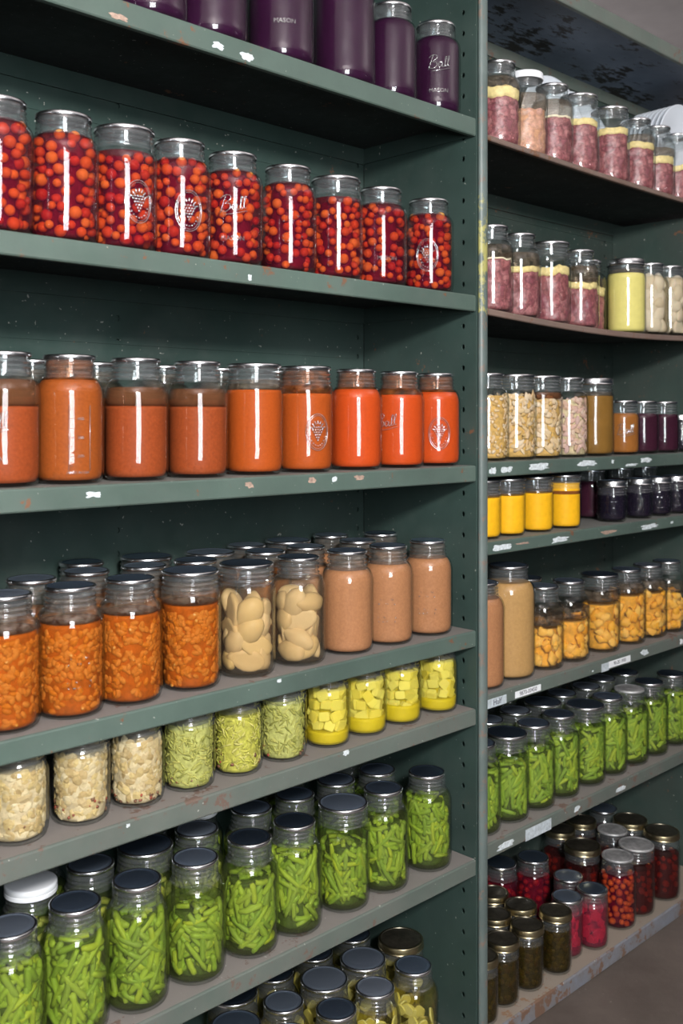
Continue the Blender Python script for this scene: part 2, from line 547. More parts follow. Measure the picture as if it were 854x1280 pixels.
def text_mesh(body, size, depth=0.0006, shear=0.0):
    c = bpy.data.curves.new('lettering', 'FONT')
    c.body = body; c.size = size; c.extrude = depth/2; c.shear = shear
    c.align_x = 'CENTER'; c.align_y = 'CENTER'; c.resolution_u = 2
    o = bpy.data.objects.new('lettering', c); COL.objects.link(o)
    dg = bpy.context.evaluated_depsgraph_get()
    me = bpy.data.meshes.new_from_object(o.evaluated_get(dg))
    bpy.data.objects.remove(o); bpy.data.curves.remove(c)
    return me

def label_paper(parent, x0px, x1px, ypx, hpx, mat, text, tsize, dz=0.0):
    """paper label lying on a shelf lip between two picture columns, with its line of print"""
    x0, x1 = on_y(x0px, 0)[0], on_y(x1px, 0)[0]
    xm = (x0px+x1px)/2
    d = ray(xm, ypx); t = (0-CAM.y)/d.y
    z = CAM.z + d.z*t
    h = hpx/FPX*t
    b = MB(); b.box((x0, -0.0007, z-h/2), (x1, 0.0003, z+h/2))
    o = b.build('paper_label', mat, parent, smooth=False)
    if text:
        me = text_mesh(text, tsize, 0.0003)
        me.materials.clear(); me.materials.append(INK)
        R = Matrix.Translation(((x0+x1)/2, -0.0008, z)) @ Matrix.Rotation(PI/2, 4, 'X')
        me.transform(R)
        o.data = o.data
        # print joined to the label mesh as a second material
        bm = bmesh.new(); bm.from_mesh(o.data)
        nf = len(bm.faces); bm.from_mesh(me)
        for i, f in enumerate(bm.faces):
            if i >= nf: f.material_index = 1
        bm.to_mesh(o.data); bm.free()
        o.data.materials.append(INK)
    return o

left = thing('steel_shelving', 'green painted steel shelving bay in front, filled with purple, red and orange jars', 'shelving')
right = thing('steel_shelving', 'green steel shelving bay beyond the post, with paper labels on its shelf edges', 'shelving')
SHOBJ = {}
for k, z in SHL.items():
    lip = {'A': 0.0345, 'G': 0.036}.get(k, 0.031)
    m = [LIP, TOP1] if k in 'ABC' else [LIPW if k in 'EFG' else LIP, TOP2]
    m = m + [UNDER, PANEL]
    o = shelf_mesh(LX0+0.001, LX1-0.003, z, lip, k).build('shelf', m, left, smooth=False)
    SHOBJ[k] = o
for k, z in SHR.items():
    lip = {'a': 0.011, 'b': 0.013, 'c': 0.029, 'd': 0.026, 'e': 0.028, 'f': 0.030, 'g': 0.036}[k]
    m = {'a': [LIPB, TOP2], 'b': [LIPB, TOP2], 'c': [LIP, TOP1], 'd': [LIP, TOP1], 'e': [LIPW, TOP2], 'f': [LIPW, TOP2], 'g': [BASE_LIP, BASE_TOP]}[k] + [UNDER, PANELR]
    o = shelf_mesh(RX0+0.001, 1.30 if k == 'a' else RX1-0.002, z, lip, k, end_flange=(k != 'a')).build('shelf', m, right, smooth=False)
    SHOBJ[k] = o
b = side_panel_mesh(LX1, 0.0125, 2.15, -1); b.build('side_panel', PANEL, left, smooth=False)
b = side_panel_mesh(LX0, LX0-0.0125, 2.15, 1); b.build('side_panel', PANEL, left, smooth=False)
b = back_panel_mesh(LX0, LX1, (-0.60, -0.018)); b.build('back_panel', PANEL, left, smooth=False)
b = side_panel_mesh(RX0, 0.0145, 2.15, 1); b.build('side_panel', PANELR, right, smooth=False)
b = side_panel_mesh(RX1, RX1+0.0125, SHR['a']-0.014, -1); b.build('side_panel', PANELR, right, smooth=False)
b = back_panel_mesh(RX0, 1.30, (0.20, 0.96)); b.build('back_panel', PANELR, right, smooth=False)
# rounded front post between the bays
b = MB()
n = 14
prof = [(0.0148 - 0.0118*math.cos(PI*k/n)+0.0012, -0.010*math.sin(PI*k/n)**0.8 if 0 < k < n else 0.0) for k in range(n+1)]
vs, fs = [], []
Z0, Z1, NZ = 0.0, 2.15, 40
for i in range(NZ+1):
    z = Z0 + (Z1-Z0)*i/NZ
    for (x, y) in prof: vs.append((x, y, z))
P_ = n+1
for i in range(NZ):
    for k in range(n): fs.append((i*P_+k, i*P_+k+1, (i+1)*P_+k+1, (i+1)*P_+k))
    fs.append((i*P_+n, i*P_, (i+1)*P_, (i+1)*P_+n))
fs.append(tuple(range(P_))); fs.append(tuple(NZ*P_+k for k in range(P_)))
b.add(vs, fs); b.build('post', POST, left)
# top covers
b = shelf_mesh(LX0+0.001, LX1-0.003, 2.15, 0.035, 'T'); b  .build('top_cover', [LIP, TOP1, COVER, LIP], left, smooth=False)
b = MB(); t = shelf_mesh(RX0+0.001, 1.30, 2.15, 0.035, 'T', False)
t.m = [0]*len(t.m)
for i, f in enumerate(t.f):
    c = [sum(t.v[k][q] for k in f)/len(f) for q in range(3)]
    if abs(c[2]-(2.15-0.0025)) < 0.0012 and 0.05 < c[1] < 0.29: t.m[i] = 1
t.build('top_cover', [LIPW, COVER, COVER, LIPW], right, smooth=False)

# scraps, chips and paper labels on the lips
for (k, x, y, wd, h, m, s) in [
    ('A', 272, 57, 20, 12, SCRAP, 1), ('A', 309, 71, 20, 12, SCRAP, 2), ('A', 148, 21, 30, 9, SCRAPB, 3),
    ('B', 312, 347, 6, 9, SCRAP, 4), ('C', 312, 606, 14, 9, SCRAPB, 5), ('C', 390, 600, 12, 9, SCRAPB, 6), ('C', 418, 599, 8, 9, SCRAP, 7),
    ('C', 449, 597, 15, 8, SCRAPB, 8), ('C', 118, 618, 24, 10, SCRAP, 9), ('D', 349, 851, 7, 6, SCRAP, 10), ('E', 433, 941, 9, 8, SCRAP, 11),
    ('E', 160, 1032, 6, 6, SCRAP, 12),
    ('c', 616, 588, 10, 11, SCRAP, 21), ('c', 634, 587, 17, 11, SCRAP, 22), ('c', 674, 583, 32, 11, SCRAP, 23), ('c', 734, 579, 28, 10, SCRAP, 24),
    ('c', 766, 577, 4, 6, SCRAP, 25), ('c', 789, 581, 20, 4, SCRAP, 26), ('c', 808, 575, 19, 8, SCRAP, 27),
    ('d', 629, 684, 29, 10, SCRAP, 31), ('d', 654, 679, 20, 3, SCRAPB, 32), ('d', 700, 674, 26, 9, SCRAP, 33), ('d', 761, 665, 24, 6, SCRAPB, 34),
    ('d', 812, 658, 24, 7, SCRAP, 35), ('d', 840, 653, 4, 4, SCRAP, 36),
    ('e', 741, 839, 2.5, 3, SCRAP, 41), ('e', 806, 815, 12, 9, SCRAP, 42), ('e', 852, 802, 5, 9, PAPER, 43),
    ('f', 632, 1056, 28, 10, SCRAP, 51), ('f', 721, 1011, 9, 8, SCRAP, 52), ('f', 776, 986, 17, 7, SCRAP, 53), ('f', 668, 1041, 8, 8, SCRAPB, 54)]:
    residue(SHOBJ[k], x, y, wd, h, m, s)
label_paper(SHOBJ['e'], 609.5, 633, 877, 11, PAPERG, 'Half', 0.016)
label_paper(SHOBJ['e'], 644, 676, 864, 8, PAPER, '9870-00450', 0.0125)
label_paper(SHOBJ['e'], 752, 761, 834, 10, PAPERG, '', 0)
label_paper(SHOBJ['e'], 761, 788, 827, 8, PAPER, '90-20 1990', 0.0115)
label_paper(SHOBJ['f'], 657, 689, 1037, 14, PAPERG, '', 0)

# ------------------------------------------------------------------ jars
def threads(r, z0, n, pitch, amp):
    out = []
    for i in range(n):
        z = z0 + i*pitch
        out += [(r, z), (r+amp*0.75, z+pitch*0.22), (r+amp, z+pitch*0.36), (r+amp*0.8, z+pitch*0.5), (r+amp*0.1, z+pitch*0.68), (r, z+pitch*0.85)]
    return out

def jar_type(R, H, nk, shoulder, base=0.006, lid=None, bead=0.0022):
    """R body radius, H height to the lid top, nk neck radius, shoulder = z where the body starts to narrow"""
    top = H-0.0035
    nz = top-0.028                         # foot of the neck
    p = [(0.0, 0.0045), (R*0.55, 0.004), (R*0.74, 0.0), (R*0.84, 0.0004), (R*0.94, 0.0045), (R*0.985, 0.011), (R, 0.020), (R, 0.03)]
    k = 6
    for i in range(1, k): p.append((R, 0.03+(shoulder-0.03)*i/k))
    p.append((R, shoulder))
    for t in (0.1, 0.2, 0.3, 0.4, 0.5, 0.6, 0.7, 0.8, 0.9, 1.0):      # rounded shoulder running into the neck
        u = t*PI/2*0.86
        c0 = math.cos(PI/2*0.86)
        q = (math.cos(u)-c0)/(1-c0)
        p.append((nk + (R-nk)*q, shoulder + (nz+0.001-shoulder)*math.sin(u)/math.sin(PI/2*0.86)))
    p += [(nk+bead, nz+0.003), (nk+bead, nz+0.0045), (nk-0.0004, nz+0.0068)]
    p += threads(nk-0.0004, nz+0.0085, 2, 0.0066, 0.0022)
    p += [(nk-0.0002, top-0.0035), (nk-0.0002, top-0.0008), (nk-0.0015, top), (nk-0.0035, top-0.0006), (nk-0.0045, top-0.008),
          (nk-0.0045, nz+0.002)]
    return dict(R=R, H=H, nk=nk, sh=shoulder, nz=nz, top=top, prof=p, lid=lid or nk+0.0012)

JT = {
    'quart':  jar_type(0.0470, 0.1765, 0.0335, 0.118),
    'old':    jar_type(0.0475, 0.1770, 0.0362, 0.128),
    'wide':   jar_type(0.0470, 0.1770, 0.0415, 0.128),
    'half':   jar_type(0.0560, 0.2320, 0.0400, 0.168),
    'pint':   jar_type(0.0405, 0.1290, 0.0345, 0.082),
    'pintw':  jar_type(0.0405, 0.1270, 0.0385, 0.088),
    'slim':   jar_type(0.0350, 0.1280, 0.0322, 0.088),
    'jelly':  jar_type(0.0345, 0.0960, 0.0320, 0.060),
    'small':  jar_type(0.0430, 0.1620, 0.0350, 0.110),
    'tallw':  jar_type(0.0445, 0.1620, 0.0405, 0.115),
}
def outer_r(T, z):
    p = [q for q in T['prof'][2:]]
    last = p[0]
    for q in p[1:]:
        if q[1] < last[1]: 
            last = q; continue
        if last[1] <= z <= q[1]:
            if q[1]-last[1] < 1e-9: return min(last[0], q[0])
            t = (z-last[1])/(q[1]-last[1])
            return last[0]+(q[0]-last[0])*t
        last = q
        if z < p[0][1]: return p[0][0]
    return T['nk']

GL_MESH = {}
def glass_mesh(tn):
    if tn not in GL_MESH:
        b = MB()
        T = JT[tn]
        seg = 48
        def wob(r, a, z):                 # slightly squared body with four soft flats
            if 0.02 < z < T['sh'] and tn in ('quart', 'old', 'half', 'wide'):
                f = min(1, (z-0.02)/0.02, (T['sh']-z)/0.02)
                return r*(1 - 0.012*f*(0.5-0.5*math.cos(4*a)))
            return r
        b.lathe(T['prof'], seg, 0, wob)
        if tn == 'jelly':                 # raised diamond quilting
            for c in range(14):
                for rw in range(4):
                    a = 2*PI*(c + 0.5*(rw % 2))/14
                    z = 0.020+rw*0.0125
                    Mx = Matrix.Rotation(a, 4, 'Z') @ Matrix.Translation((T['R']-0.0006, 0, z)) @ Matrix.Diagonal((0.0032, 0.0066, 0.0060, 1))
                    vs = [Mx @ Vector(v) for v in ((1, 0, 0), (0, 1, 0), (0, -1, 0), (0, 0, 1), (0, 0, -1))]
                    b.add([tuple(v) for v in vs], [(0, 1, 3), (0, 3, 2), (0, 2, 4), (0, 4, 1)])
        me = b.build('glass_jar', [GLASS, NECK], mesh_only=True)
        for p in me.polygons:
            if p.center.z > T['nz']-0.002: p.material_index = 1
        GL_MESH[tn] = me
    return GL_MESH[tn]

LID_MESH = {}
def lid_mesh(kind, rl):
    key = (kind, round(rl, 4))
    if key in LID_MESH: return LID_MESH[key]
    b = MB()
    if kind == 'cap':                     # white plastic screw cap
        R = rl+0.0022
        prof = [(0, 0.0012), (R-0.003, 0.0012), (R-0.003, -0.010), (R, -0.0105), (R+0.0004, -0.0095), (R, -0.0075), (R+0.0002, -0.005),
                (R-0.0004, -0.0045), (R-0.0004, -0.0040), (R, -0.0035), (R, 0.0025), (R-0.001, 0.004), (R-0.003, 0.0047), (0, 0.0047)]
        b.lathe(prof, 48)
        me = b.build('screw_cap', CAPW, mesh_only=True)
    elif kind in ('band', 'gold'):       # lid held by a screw band
        R = rl+0.0014
        prof = [(R-0.0012, -0.0115), (R+0.0006, -0.0122), (R+0.0012, -0.0110), (R+0.0004, -0.0098), (R, -0.0085), (R+0.0007, -0.0065), (R, -0.0045),
                (R+0.0002, 0.0005), (R-0.0006, 0.0018), (R-0.0025, 0.0022), (R-0.0045, 0.0020), (R-0.0050, 0.0010), (R-0.0085, 0.0008),
                (R-0.0100, 0.0014), (0, 0.0014)]
        b.lathe(prof, 48)
        me = b.build('lid', [GOLD if kind == 'gold' else LIDM, LIDK if kind == 'gold' else LIDC], mesh_only=True)
        for p in me.polygons:
            if math.hypot(p.center.x, p.center.y) < R-0.0046: p.material_index = 1
    else:
        r = rl
        prof = [(0, -0.0003), (r-0.0045, -0.0003), (r-0.0030, 0.0003), (r-0.0008, -0.0002), (r-0.0004, -0.0036), (r+0.0003, -0.0038), (r+0.0007, -0.0026),
                (r+0.0006, 0.0002), (r-0.0004, 0.0014), (r-0.0018, 0.0018), (r-0.0032, 0.0013), (r-0.0042, 0.0002), (r-0.0070, 0.0000),
                (r-0.0085, 0.0010), (r-0.0100, 0.0013), (0, 0.0013)]
        b.lathe(prof, 48)
        me = b.build('lid', [LIDD, LIDD] if kind == 'dull' else [LIDM, LIDC], mesh_only=True)
        for p in me.polygons:
            if math.hypot(p.center.x, p.center.y) < r-0.0036 and p.center.z > -0.0001: p.material_index = 1
    sharpen(me, 50)
    LID_MESH[key] = me
    return me

def fill_profile(T, z0, z1, inset=0.0032):
    pr = [(0.0, z0)]
    zs = [z0]
    n = max(4, int((z1-z0)/0.005))
    for i in range(n+1):
        z = z0+(z1-z0)*i/n
        r = outer_r(T, max(z, 0.006)) - inset
        if i == 0: r = min(r, T['R']*0.86)
        pr.append((max(0.004, r), z))
    pr.append((pr[-1][0]*0.97, z1+0.0001))
    pr.append((0.0, z1))
    return pr

CACHE = {}
def cached(key, fn):
    if key not in CACHE: CACHE[key] = fn()
    return CACHE[key]

def fill(T, tn, z0, z1, mat, name, inset=0.0032, disp=0.0, fr=60, key=None, seg=40, wave=0, wave_a=0.006):
    k = ('fill', tn, round(z0, 4), round(z1, 4), mat.name, inset, disp, key)
    def mk():
        b = MB()
        wob = None
        if disp:
            s = (key or 0)*5.7
            def wob(r, a, z):
                p = Vector((math.cos(a)*r*fr, math.sin(a)*r*fr, z*fr+s))
                return r - disp*(0.5+0.9*noise.noise(p)) if r < T['R'] else r
        b.lathe(fill_profile(T, z0, z1, inset), seg, 0, wob)
        if disp > 0.002 and wave:
            nv = []
            for (x, y, z) in b.v:
                a = math.atan2(y, x); p = Vector((math.cos(a)*1.6, math.sin(a)*1.6, wave*2.3))
                dz = wave_a*noise.noise(p) + wave_a*0.5*noise.noise(p*3.1)
                t = min(1, max(0, (z-z0)/0.02)) if z0 < 0.02 else 1
                nv.append((x, y, z+dz*t*(1 if math.hypot(x, y) > 0.005 else 0)))
            b.v = nv
        return b.build(name, mat, mesh_only=True)
    return [(name, cached(k, mk), None)]

def on_wall(R, th, z): return Vector((R*math.cos(th), R*math.sin(th), z))

def frame(th, R, z, roll=0, tilt=0):
    """local x = radial out, y = along the wall, z = up, rolled about the radial"""
    return Matrix.Translation(on_wall(R, th, z)) @ Matrix.Rotation(th, 4, 'Z') @ Matrix.Rotation(roll, 4, 'X') @ Matrix.Rotation(tilt, 4, 'Y')

def rr(T, z): return outer_r(T, z)-0.0036

# --- food materials
FOOD = {
    'purple': plain('purple_juice', (0.024, 0.004, 0.021), 0.3, var=0.12, scale=20),
    'tomato': plain('tomato_juice', (0.38, 0.068, 0.009), 0.5, var=0.10, scale=300),
    'tomato_brown': plain('tomato_juice_brown', (0.29, 0.066, 0.011), 0.5, var=0.14, scale=260),
    'tomato_red': plain('tomato_juice_red', (0.50, 0.060, 0.008), 0.5, var=0.08, scale=300),
    'tomato_pink': plain('tomato_juice_pale', (0.27, 0.052, 0.013), 0.5, var=0.14, scale=260),
    'sauce': plain('apple_sauce', (0.37, 0.165, 0.075), 0.55, var=0.13, scale=240),
    'sauce_tan': plain('apple_sauce_tan', (0.42, 0.24, 0.09), 0.55, var=0.08, scale=160),
    'bean_sauce': plain('bean_tomato_sauce', (0.38, 0.115, 0.016), 0.45, var=0.3, scale=90),
    'yellow': plain('yellow_puree', (0.82, 0.42, 0.012), 0.45, var=0.06, scale=100),
    'lemon': plain('pale_yellow_curd', (0.72, 0.63, 0.20), 0.45, var=0.05, scale=60),
    'amber': plain('amber_broth', (0.21, 0.105, 0.022), 0.3, var=0.12, scale=25),
    'amber_jelly': plain('amber_jelly', (0.30, 0.11, 0.024), 0.3, var=0.12, scale=25),
    'wine': plain('dark_plum_jelly', (0.040, 0.009, 0.020), 0.25, var=0.1),
    'syrup_core': plain('deep_syrup', (0.10, 0.005, 0.02), 0.3, var=0.4, scale=40),
    'black': plain('blackberry_jelly', (0.009, 0.006, 0.014), 0.25, var=0.1),
    'fat': plain('yellow_fat', (0.72, 0.58, 0.26), 0.55, var=0.18, scale=120),
    'fat_pale': plain('pale_fat', (0.75, 0.66, 0.47), 0.55, var=0.15, scale=120),
    'relish_base': plain('relish_base', (0.42, 0.40, 0.07), 0.5, var=0.35, scale=140),
    'relish_dull': plain('relish_dull_base', (0.40, 0.40, 0.12), 0.5, var=0.3, scale=170),
    'cream_base': plain('cream_pickle_base', (0.52, 0.42, 0.25), 0.5, var=0.4, scale=90),
    'gold_base': plain('golden_meat_base', (0.52, 0.32, 0.10), 0.5, var=0.35, scale=110),
    'bean_core': plain('bean_core', (0.05, 0.075, 0.012), 0.6, var=0.5, scale=140),
    'yellow_brine': plain('yellow_cloudy_brine', (0.58, 0.48, 0.05), 0.35, var=0.08, scale=40),
    'dark_core': plain('dark_relish_core', (0.050, 0.040, 0.012), 0.4, var=0.7, scale=120),
    'peach_core': plain('peach_core', (0.76, 0.36, 0.03), 0.5, var=0.3, scale=70),
}
BEANS = perobj('green_bean_skin', [(0.20, 0.28, 0.04), (0.27, 0.36, 0.045), (0.36, 0.42, 0.05), (0.24, 0.31, 0.06), (0.45, 0.47, 0.04)], 0.34, 60)
BEANS2 = perobj('cool_green_bean_skin', [(0.20, 0.29, 0.05), (0.27, 0.37, 0.06), (0.36, 0.44, 0.07), (0.44, 0.47, 0.06)], 0.38, 60)
WAX = perobj('yellow_bean_skin', [(0.46, 0.40, 0.08), (0.34, 0.33, 0.09), (0.50, 0.46, 0.16)], 0.4, 60)
CHERRY = perobj('cherry_skin', [(0.40, 0.03, 0.02), (0.62, 0.12, 0.02), (0.74, 0.26, 0.03), (0.78, 0.40, 0.07), (0.52, 0.06, 0.03), (0.76, 0.32, 0.04)], 0.35, 50)
CHERRYD = perobj('orange_cherry_skin', [(0.45, 0.13, 0.03), (0.55, 0.20, 0.04), (0.60, 0.27, 0.06)], 0.35, 50)
CHERRYR = perobj('red_berry_skin', [(0.20, 0.012, 0.018), (0.34, 0.02, 0.02), (0.16, 0.01, 0.014)], 0.35, 50)
NAVY = perobj('white_bean_skin', [(0.54, 0.25, 0.06), (0.60, 0.32, 0.10), (0.50, 0.20, 0.035), (0.56, 0.24, 0.03)], 0.4, 60)
PEAR = perobj('pear_flesh', [(0.56, 0.38, 0.17), (0.66, 0.48, 0.26), (0.62, 0.42, 0.16)], 0.4, 30, sss=0.08)
PEARW = perobj('white_pear_flesh', [(0.74, 0.66, 0.53), (0.80, 0.73, 0.62), (0.74, 0.62, 0.44)], 0.4, 30, sss=0.2)
CUBE = perobj('pale_yellow_cube', [(0.78, 0.72, 0.34), (0.84, 0.80, 0.50), (0.80, 0.70, 0.22)], 0.4, 40, sss=0.15)
PEACH = perobj('peach_flesh', [(0.92, 0.44, 0.02), (0.92, 0.52, 0.10), (0.95, 0.58, 0.14), (0.90, 0.38, 0.015)], 0.4, 40, sss=0.15)
CREAM = perobj('cream_vegetable', [(0.50, 0.38, 0.18), (0.64, 0.54, 0.34), (0.46, 0.33, 0.15), (0.58, 0.44, 0.19), (0.36, 0.25, 0.11)], 0.45, 60)
BITS = perobj('brown_seed_bits', [(0.14, 0.06, 0.03), (0.20, 0.10, 0.05), (0.35, 0.06, 0.03)], 0.5, 60)
SHRED = perobj('relish_shreds', [(0.56, 0.52, 0.10), (0.46, 0.46, 0.06), (0.62, 0.56, 0.18), (0.28, 0.28, 0.04)], 0.45, 60)
SHREDD = perobj('dull_relish_shreds', [(0.47, 0.44, 0.12), (0.40, 0.39, 0.09), (0.36, 0.36, 0.08), (0.20, 0.21, 0.04)], 0.45, 60)
CHICK = perobj('pale_shredded_meat', [(0.70, 0.52, 0.30), (0.62, 0.40, 0.20), (0.72, 0.58, 0.42), (0.55, 0.35, 0.12)], 0.5, 60)
CHICKP = perobj('pinkish_shredded_meat', [(0.60, 0.38, 0.30), (0.62, 0.42, 0.38), (0.55, 0.36, 0.22), (0.66, 0.50, 0.40)], 0.5, 60)
CUKE = perobj('pickle_slice_flesh', [(0.66, 0.60, 0.24), (0.84, 0.82, 0.58), (0.50, 0.42, 0.10), (0.66, 0.62, 0.30)], 0.4, 60)
DARK = perobj('dark_pickle_bits', [(0.055, 0.05, 0.012), (0.11, 0.09, 0.02), (0.09, 0.045, 0.018), (0.14, 0.12, 0.03)], 0.35, 60)
PINK = perobj('pink_slices', [(0.55, 0.06, 0.13), (0.65, 0.14, 0.20), (0.48, 0.03, 0.09), (0.70, 0.22, 0.26)], 0.35, 50)
for m_ in list(FOOD.values()) + [BEANS, BEANS2, WAX, CHERRY, CHERRYD, CHERRYR, NAVY, PEAR, PEARW, CUBE, PEACH, CREAM, SHRED, SHREDD, CHICK, CHICKP, CUKE, DARK, PINK]:
    m_.node_tree.nodes['Principled BSDF'].inputs['Specular IOR Level'].default_value = 0.12      # wetted food against glass hardly shines of itself
def meat_material(name, cols, vein):
    m, nt, out = newmat(name)
    b = N(nt, 'ShaderNodeBsdfPrincipled')
    oc = objcoord(nt)
    w = noise_tex(nt, 40, 3, 0.6, oc)
    vadd = nt.nodes.new('ShaderNodeMixRGB'); vadd.blend_type = 'ADD'; vadd.inputs[0].default_value = 0.025
    nt.links.new(oc, vadd.inputs[1]); nt.links.new(w.outputs['Color'], vadd.inputs[2])
    vo = nt.nodes.new('ShaderNodeTexVoronoi'); vo.inputs['Scale'].default_value = 46
    nt.links.new(vadd.outputs[0], vo.inputs['Vector'])
    ve = nt.nodes.new('ShaderNodeTexVoronoi'); ve.feature = 'DISTANCE_TO_EDGE'; ve.inputs['Scale'].default_value = 46
    nt.links.new(vadd.outputs[0], ve.inputs['Vector'])
    n = noise_tex(nt, 150, 5, 0.7, oc)
    c = ramp(nt, vo.outputs['Color'], [(i/(len(cols)-1), q) for i, q in enumerate(cols)])
    n5 = noise_tex(nt, 60, 6, 0.75, oc)
    c = mixc(nt, ramp(nt, n.outputs[0], [(0.42, (0, 0, 0)), (0.68, (0.75,)*3)]), c, tuple(x*0.4 for x in cols[0]))
    c = mixc(nt, ramp(nt, n5.outputs[0], [(0.52, (0, 0, 0)), (0.66, (0.4,)*3)]), c, tuple(min(1, x*1.5) for x in cols[-1]))
    c = mixc(nt, ramp(nt, ve.outputs[0], [(0.015, (0.45,)*3), (0.06, (0, 0, 0))]), c, vein)
    nt.links.new(c, b.inputs['Base Color']); b.inputs['Roughness'].default_value = 0.45
    bp = N(nt, 'ShaderNodeBump', Strength=0.6, Distance=0.003)
    nt.links.new(ve.outputs[0], bp.inputs['Height']); nt.links.new(bp.outputs[0], b.inputs['Normal'])
    nt.links.new(b.outputs[0], out.inputs[0])
    return m
MEAT = meat_material('canned_meat', [(0.17, 0.045, 0.05), (0.36, 0.12, 0.12), (0.26, 0.075, 0.095), (0.50, 0.24, 0.22)], (0.07, 0.02, 0.02))
MEATL = meat_material('salmon_meat', [(0.52, 0.26, 0.18), (0.60, 0.33, 0.26), (0.60, 0.30, 0.14), (0.56, 0.28, 0.24)], (0.35, 0.15, 0.09))

SYRUP = glassy('red_syrup', (0.96, 0.60, 0.50), (0.50, 0.06, 0.09), 0.0, 0.1, body=(0.20, 0.010, 0.04), bodyfac=0.20)
SYRUPO = glassy('dark_red_syrup', (0.55, 0.16, 0.12), (0.3, 0.05, 0.04), 0.0, 0.1, body=(0.10, 0.012, 0.012), bodyfac=0.35)
SYRUPP = glassy('pink_brine', (0.85, 0.25, 0.35), (0.6, 0.1, 0.2), 0.0, 0.1, body=(0.40, 0.05, 0.10), bodyfac=0.28)
BRINE_G = glassy('green_brine', (0.86, 0.92, 0.70), (0.5, 0.6, 0.35), 0.0, 0.1, body=(0.30, 0.36, 0.10), bodyfac=0.08)
BRINE_C = glassy('clear_brine', (0.95, 0.92, 0.86), (0.75, 0.66, 0.52), 0.0, 0.1, body=(0.5, 0.4, 0.28), bodyfac=0.08)
BRINE_Y = glassy('yellow_brine', (0.97, 0.93, 0.55), (0.75, 0.66, 0.2), 0.0, 0.1, body=(0.70, 0.56, 0.03), bodyfac=0.14)
BRINE_O = glassy('olive_brine', (0.75, 0.68, 0.30), (0.45, 0.38, 0.1), 0.0, 0.1, body=(0.22, 0.17, 0.03), bodyfac=0.22)
BRINE_D = glassy('dark_olive_brine', (0.66, 0.56, 0.28), (0.30, 0.22, 0.06), 0.0, 0.1, body=(0.05, 0.038, 0.010), bodyfac=0.2)
SAUCEF = glassy('thin_orange_sauce', (0.96, 0.74, 0.50), (0.75, 0.4, 0.15), 0.0, 0.1, body=(0.42, 0.13, 0.018), bodyfac=0.16)
BRINE_P = glassy('pale_pickle_brine', (0.94, 0.90, 0.62), (0.62, 0.55, 0.25), 0.0, 0.1, body=(0.34, 0.28, 0.06), bodyfac=0.07)
FILM_B = glassy('brown_film', (0.62, 0.42, 0.30), (0.4, 0.25, 0.16), 0.0, 0.2, body=(0.22, 0.09, 0.04), bodyfac=0.42)
FILM_O = glassy('orange_film', (0.85, 0.60, 0.45), (0.6, 0.35, 0.2), 0.0, 0.2, body=(0.55, 0.15, 0.03), bodyfac=0.22, film=70)
FILM_G = glassy('grey_film', (0.85, 0.80, 0.74), (0.6, 0.55, 0.5), 0.0, 0.2, body=(0.40, 0.30, 0.22), bodyfac=0.16, film=90)

# --- loose pieces: each returns (name, mesh, kind) in jar coordinates
def pods_layer(T, z0, z1, Rin, n, rnd, b=None, vert=0.5, meshes=None, mat=BEANS, rad=0.0047, lmin=0.022, lmax=0.055):
    for i in range(n):
        L = rnd.uniform(lmin, lmax)
        phi = rnd.gauss(PI/2, 0.55) if rnd.random() < vert else rnd.uniform(0, PI)
        th = rnd.uniform(0, 2*PI)
        r0 = rnd.uniform(rad*0.85, rad*1.2)
        hz = abs(math.sin(phi))*L/2
        lo, hi = z0+hz+r0, z1-hz-r0*0.3
        z = rnd.uniform(lo, max(lo+0.001, hi)) if hi > lo else (z0+z1)/2
        depth = rnd.uniform(0, 0.0035)
        bend = rnd.uniform(-0.25, 0.25)
        pts, rads = [], []
        S = 6
        for k in range(S+1):
            t = k/S-0.5
            ph = phi + bend*t*2
            zz = z + math.sin(phi)*L*t + math.cos(phi)*bend*L*(t*t-0.08)
            rl_ = min(Rin, rr(T, min(max(zz, 0.008), z1))-0.0004) - r0 - depth
            s = math.cos(phi)*L*t - math.sin(phi)*bend*L*(t*t-0.08)
            pts.append(on_wall(rl_, th + s/max(rl_, 0.01), zz))
            e = abs(t)*2
            rads.append(r0*(1.0 if e < 0.8 else 0.8)*(0.94+0.1*math.sin(k*2.1+i)))
        q = b if b is not None else MB()
        q.tube(pts, rads, 6)
        if b is None: meshes.append(('green_bean', q.build('green_bean', mat, mesh_only=True), None))

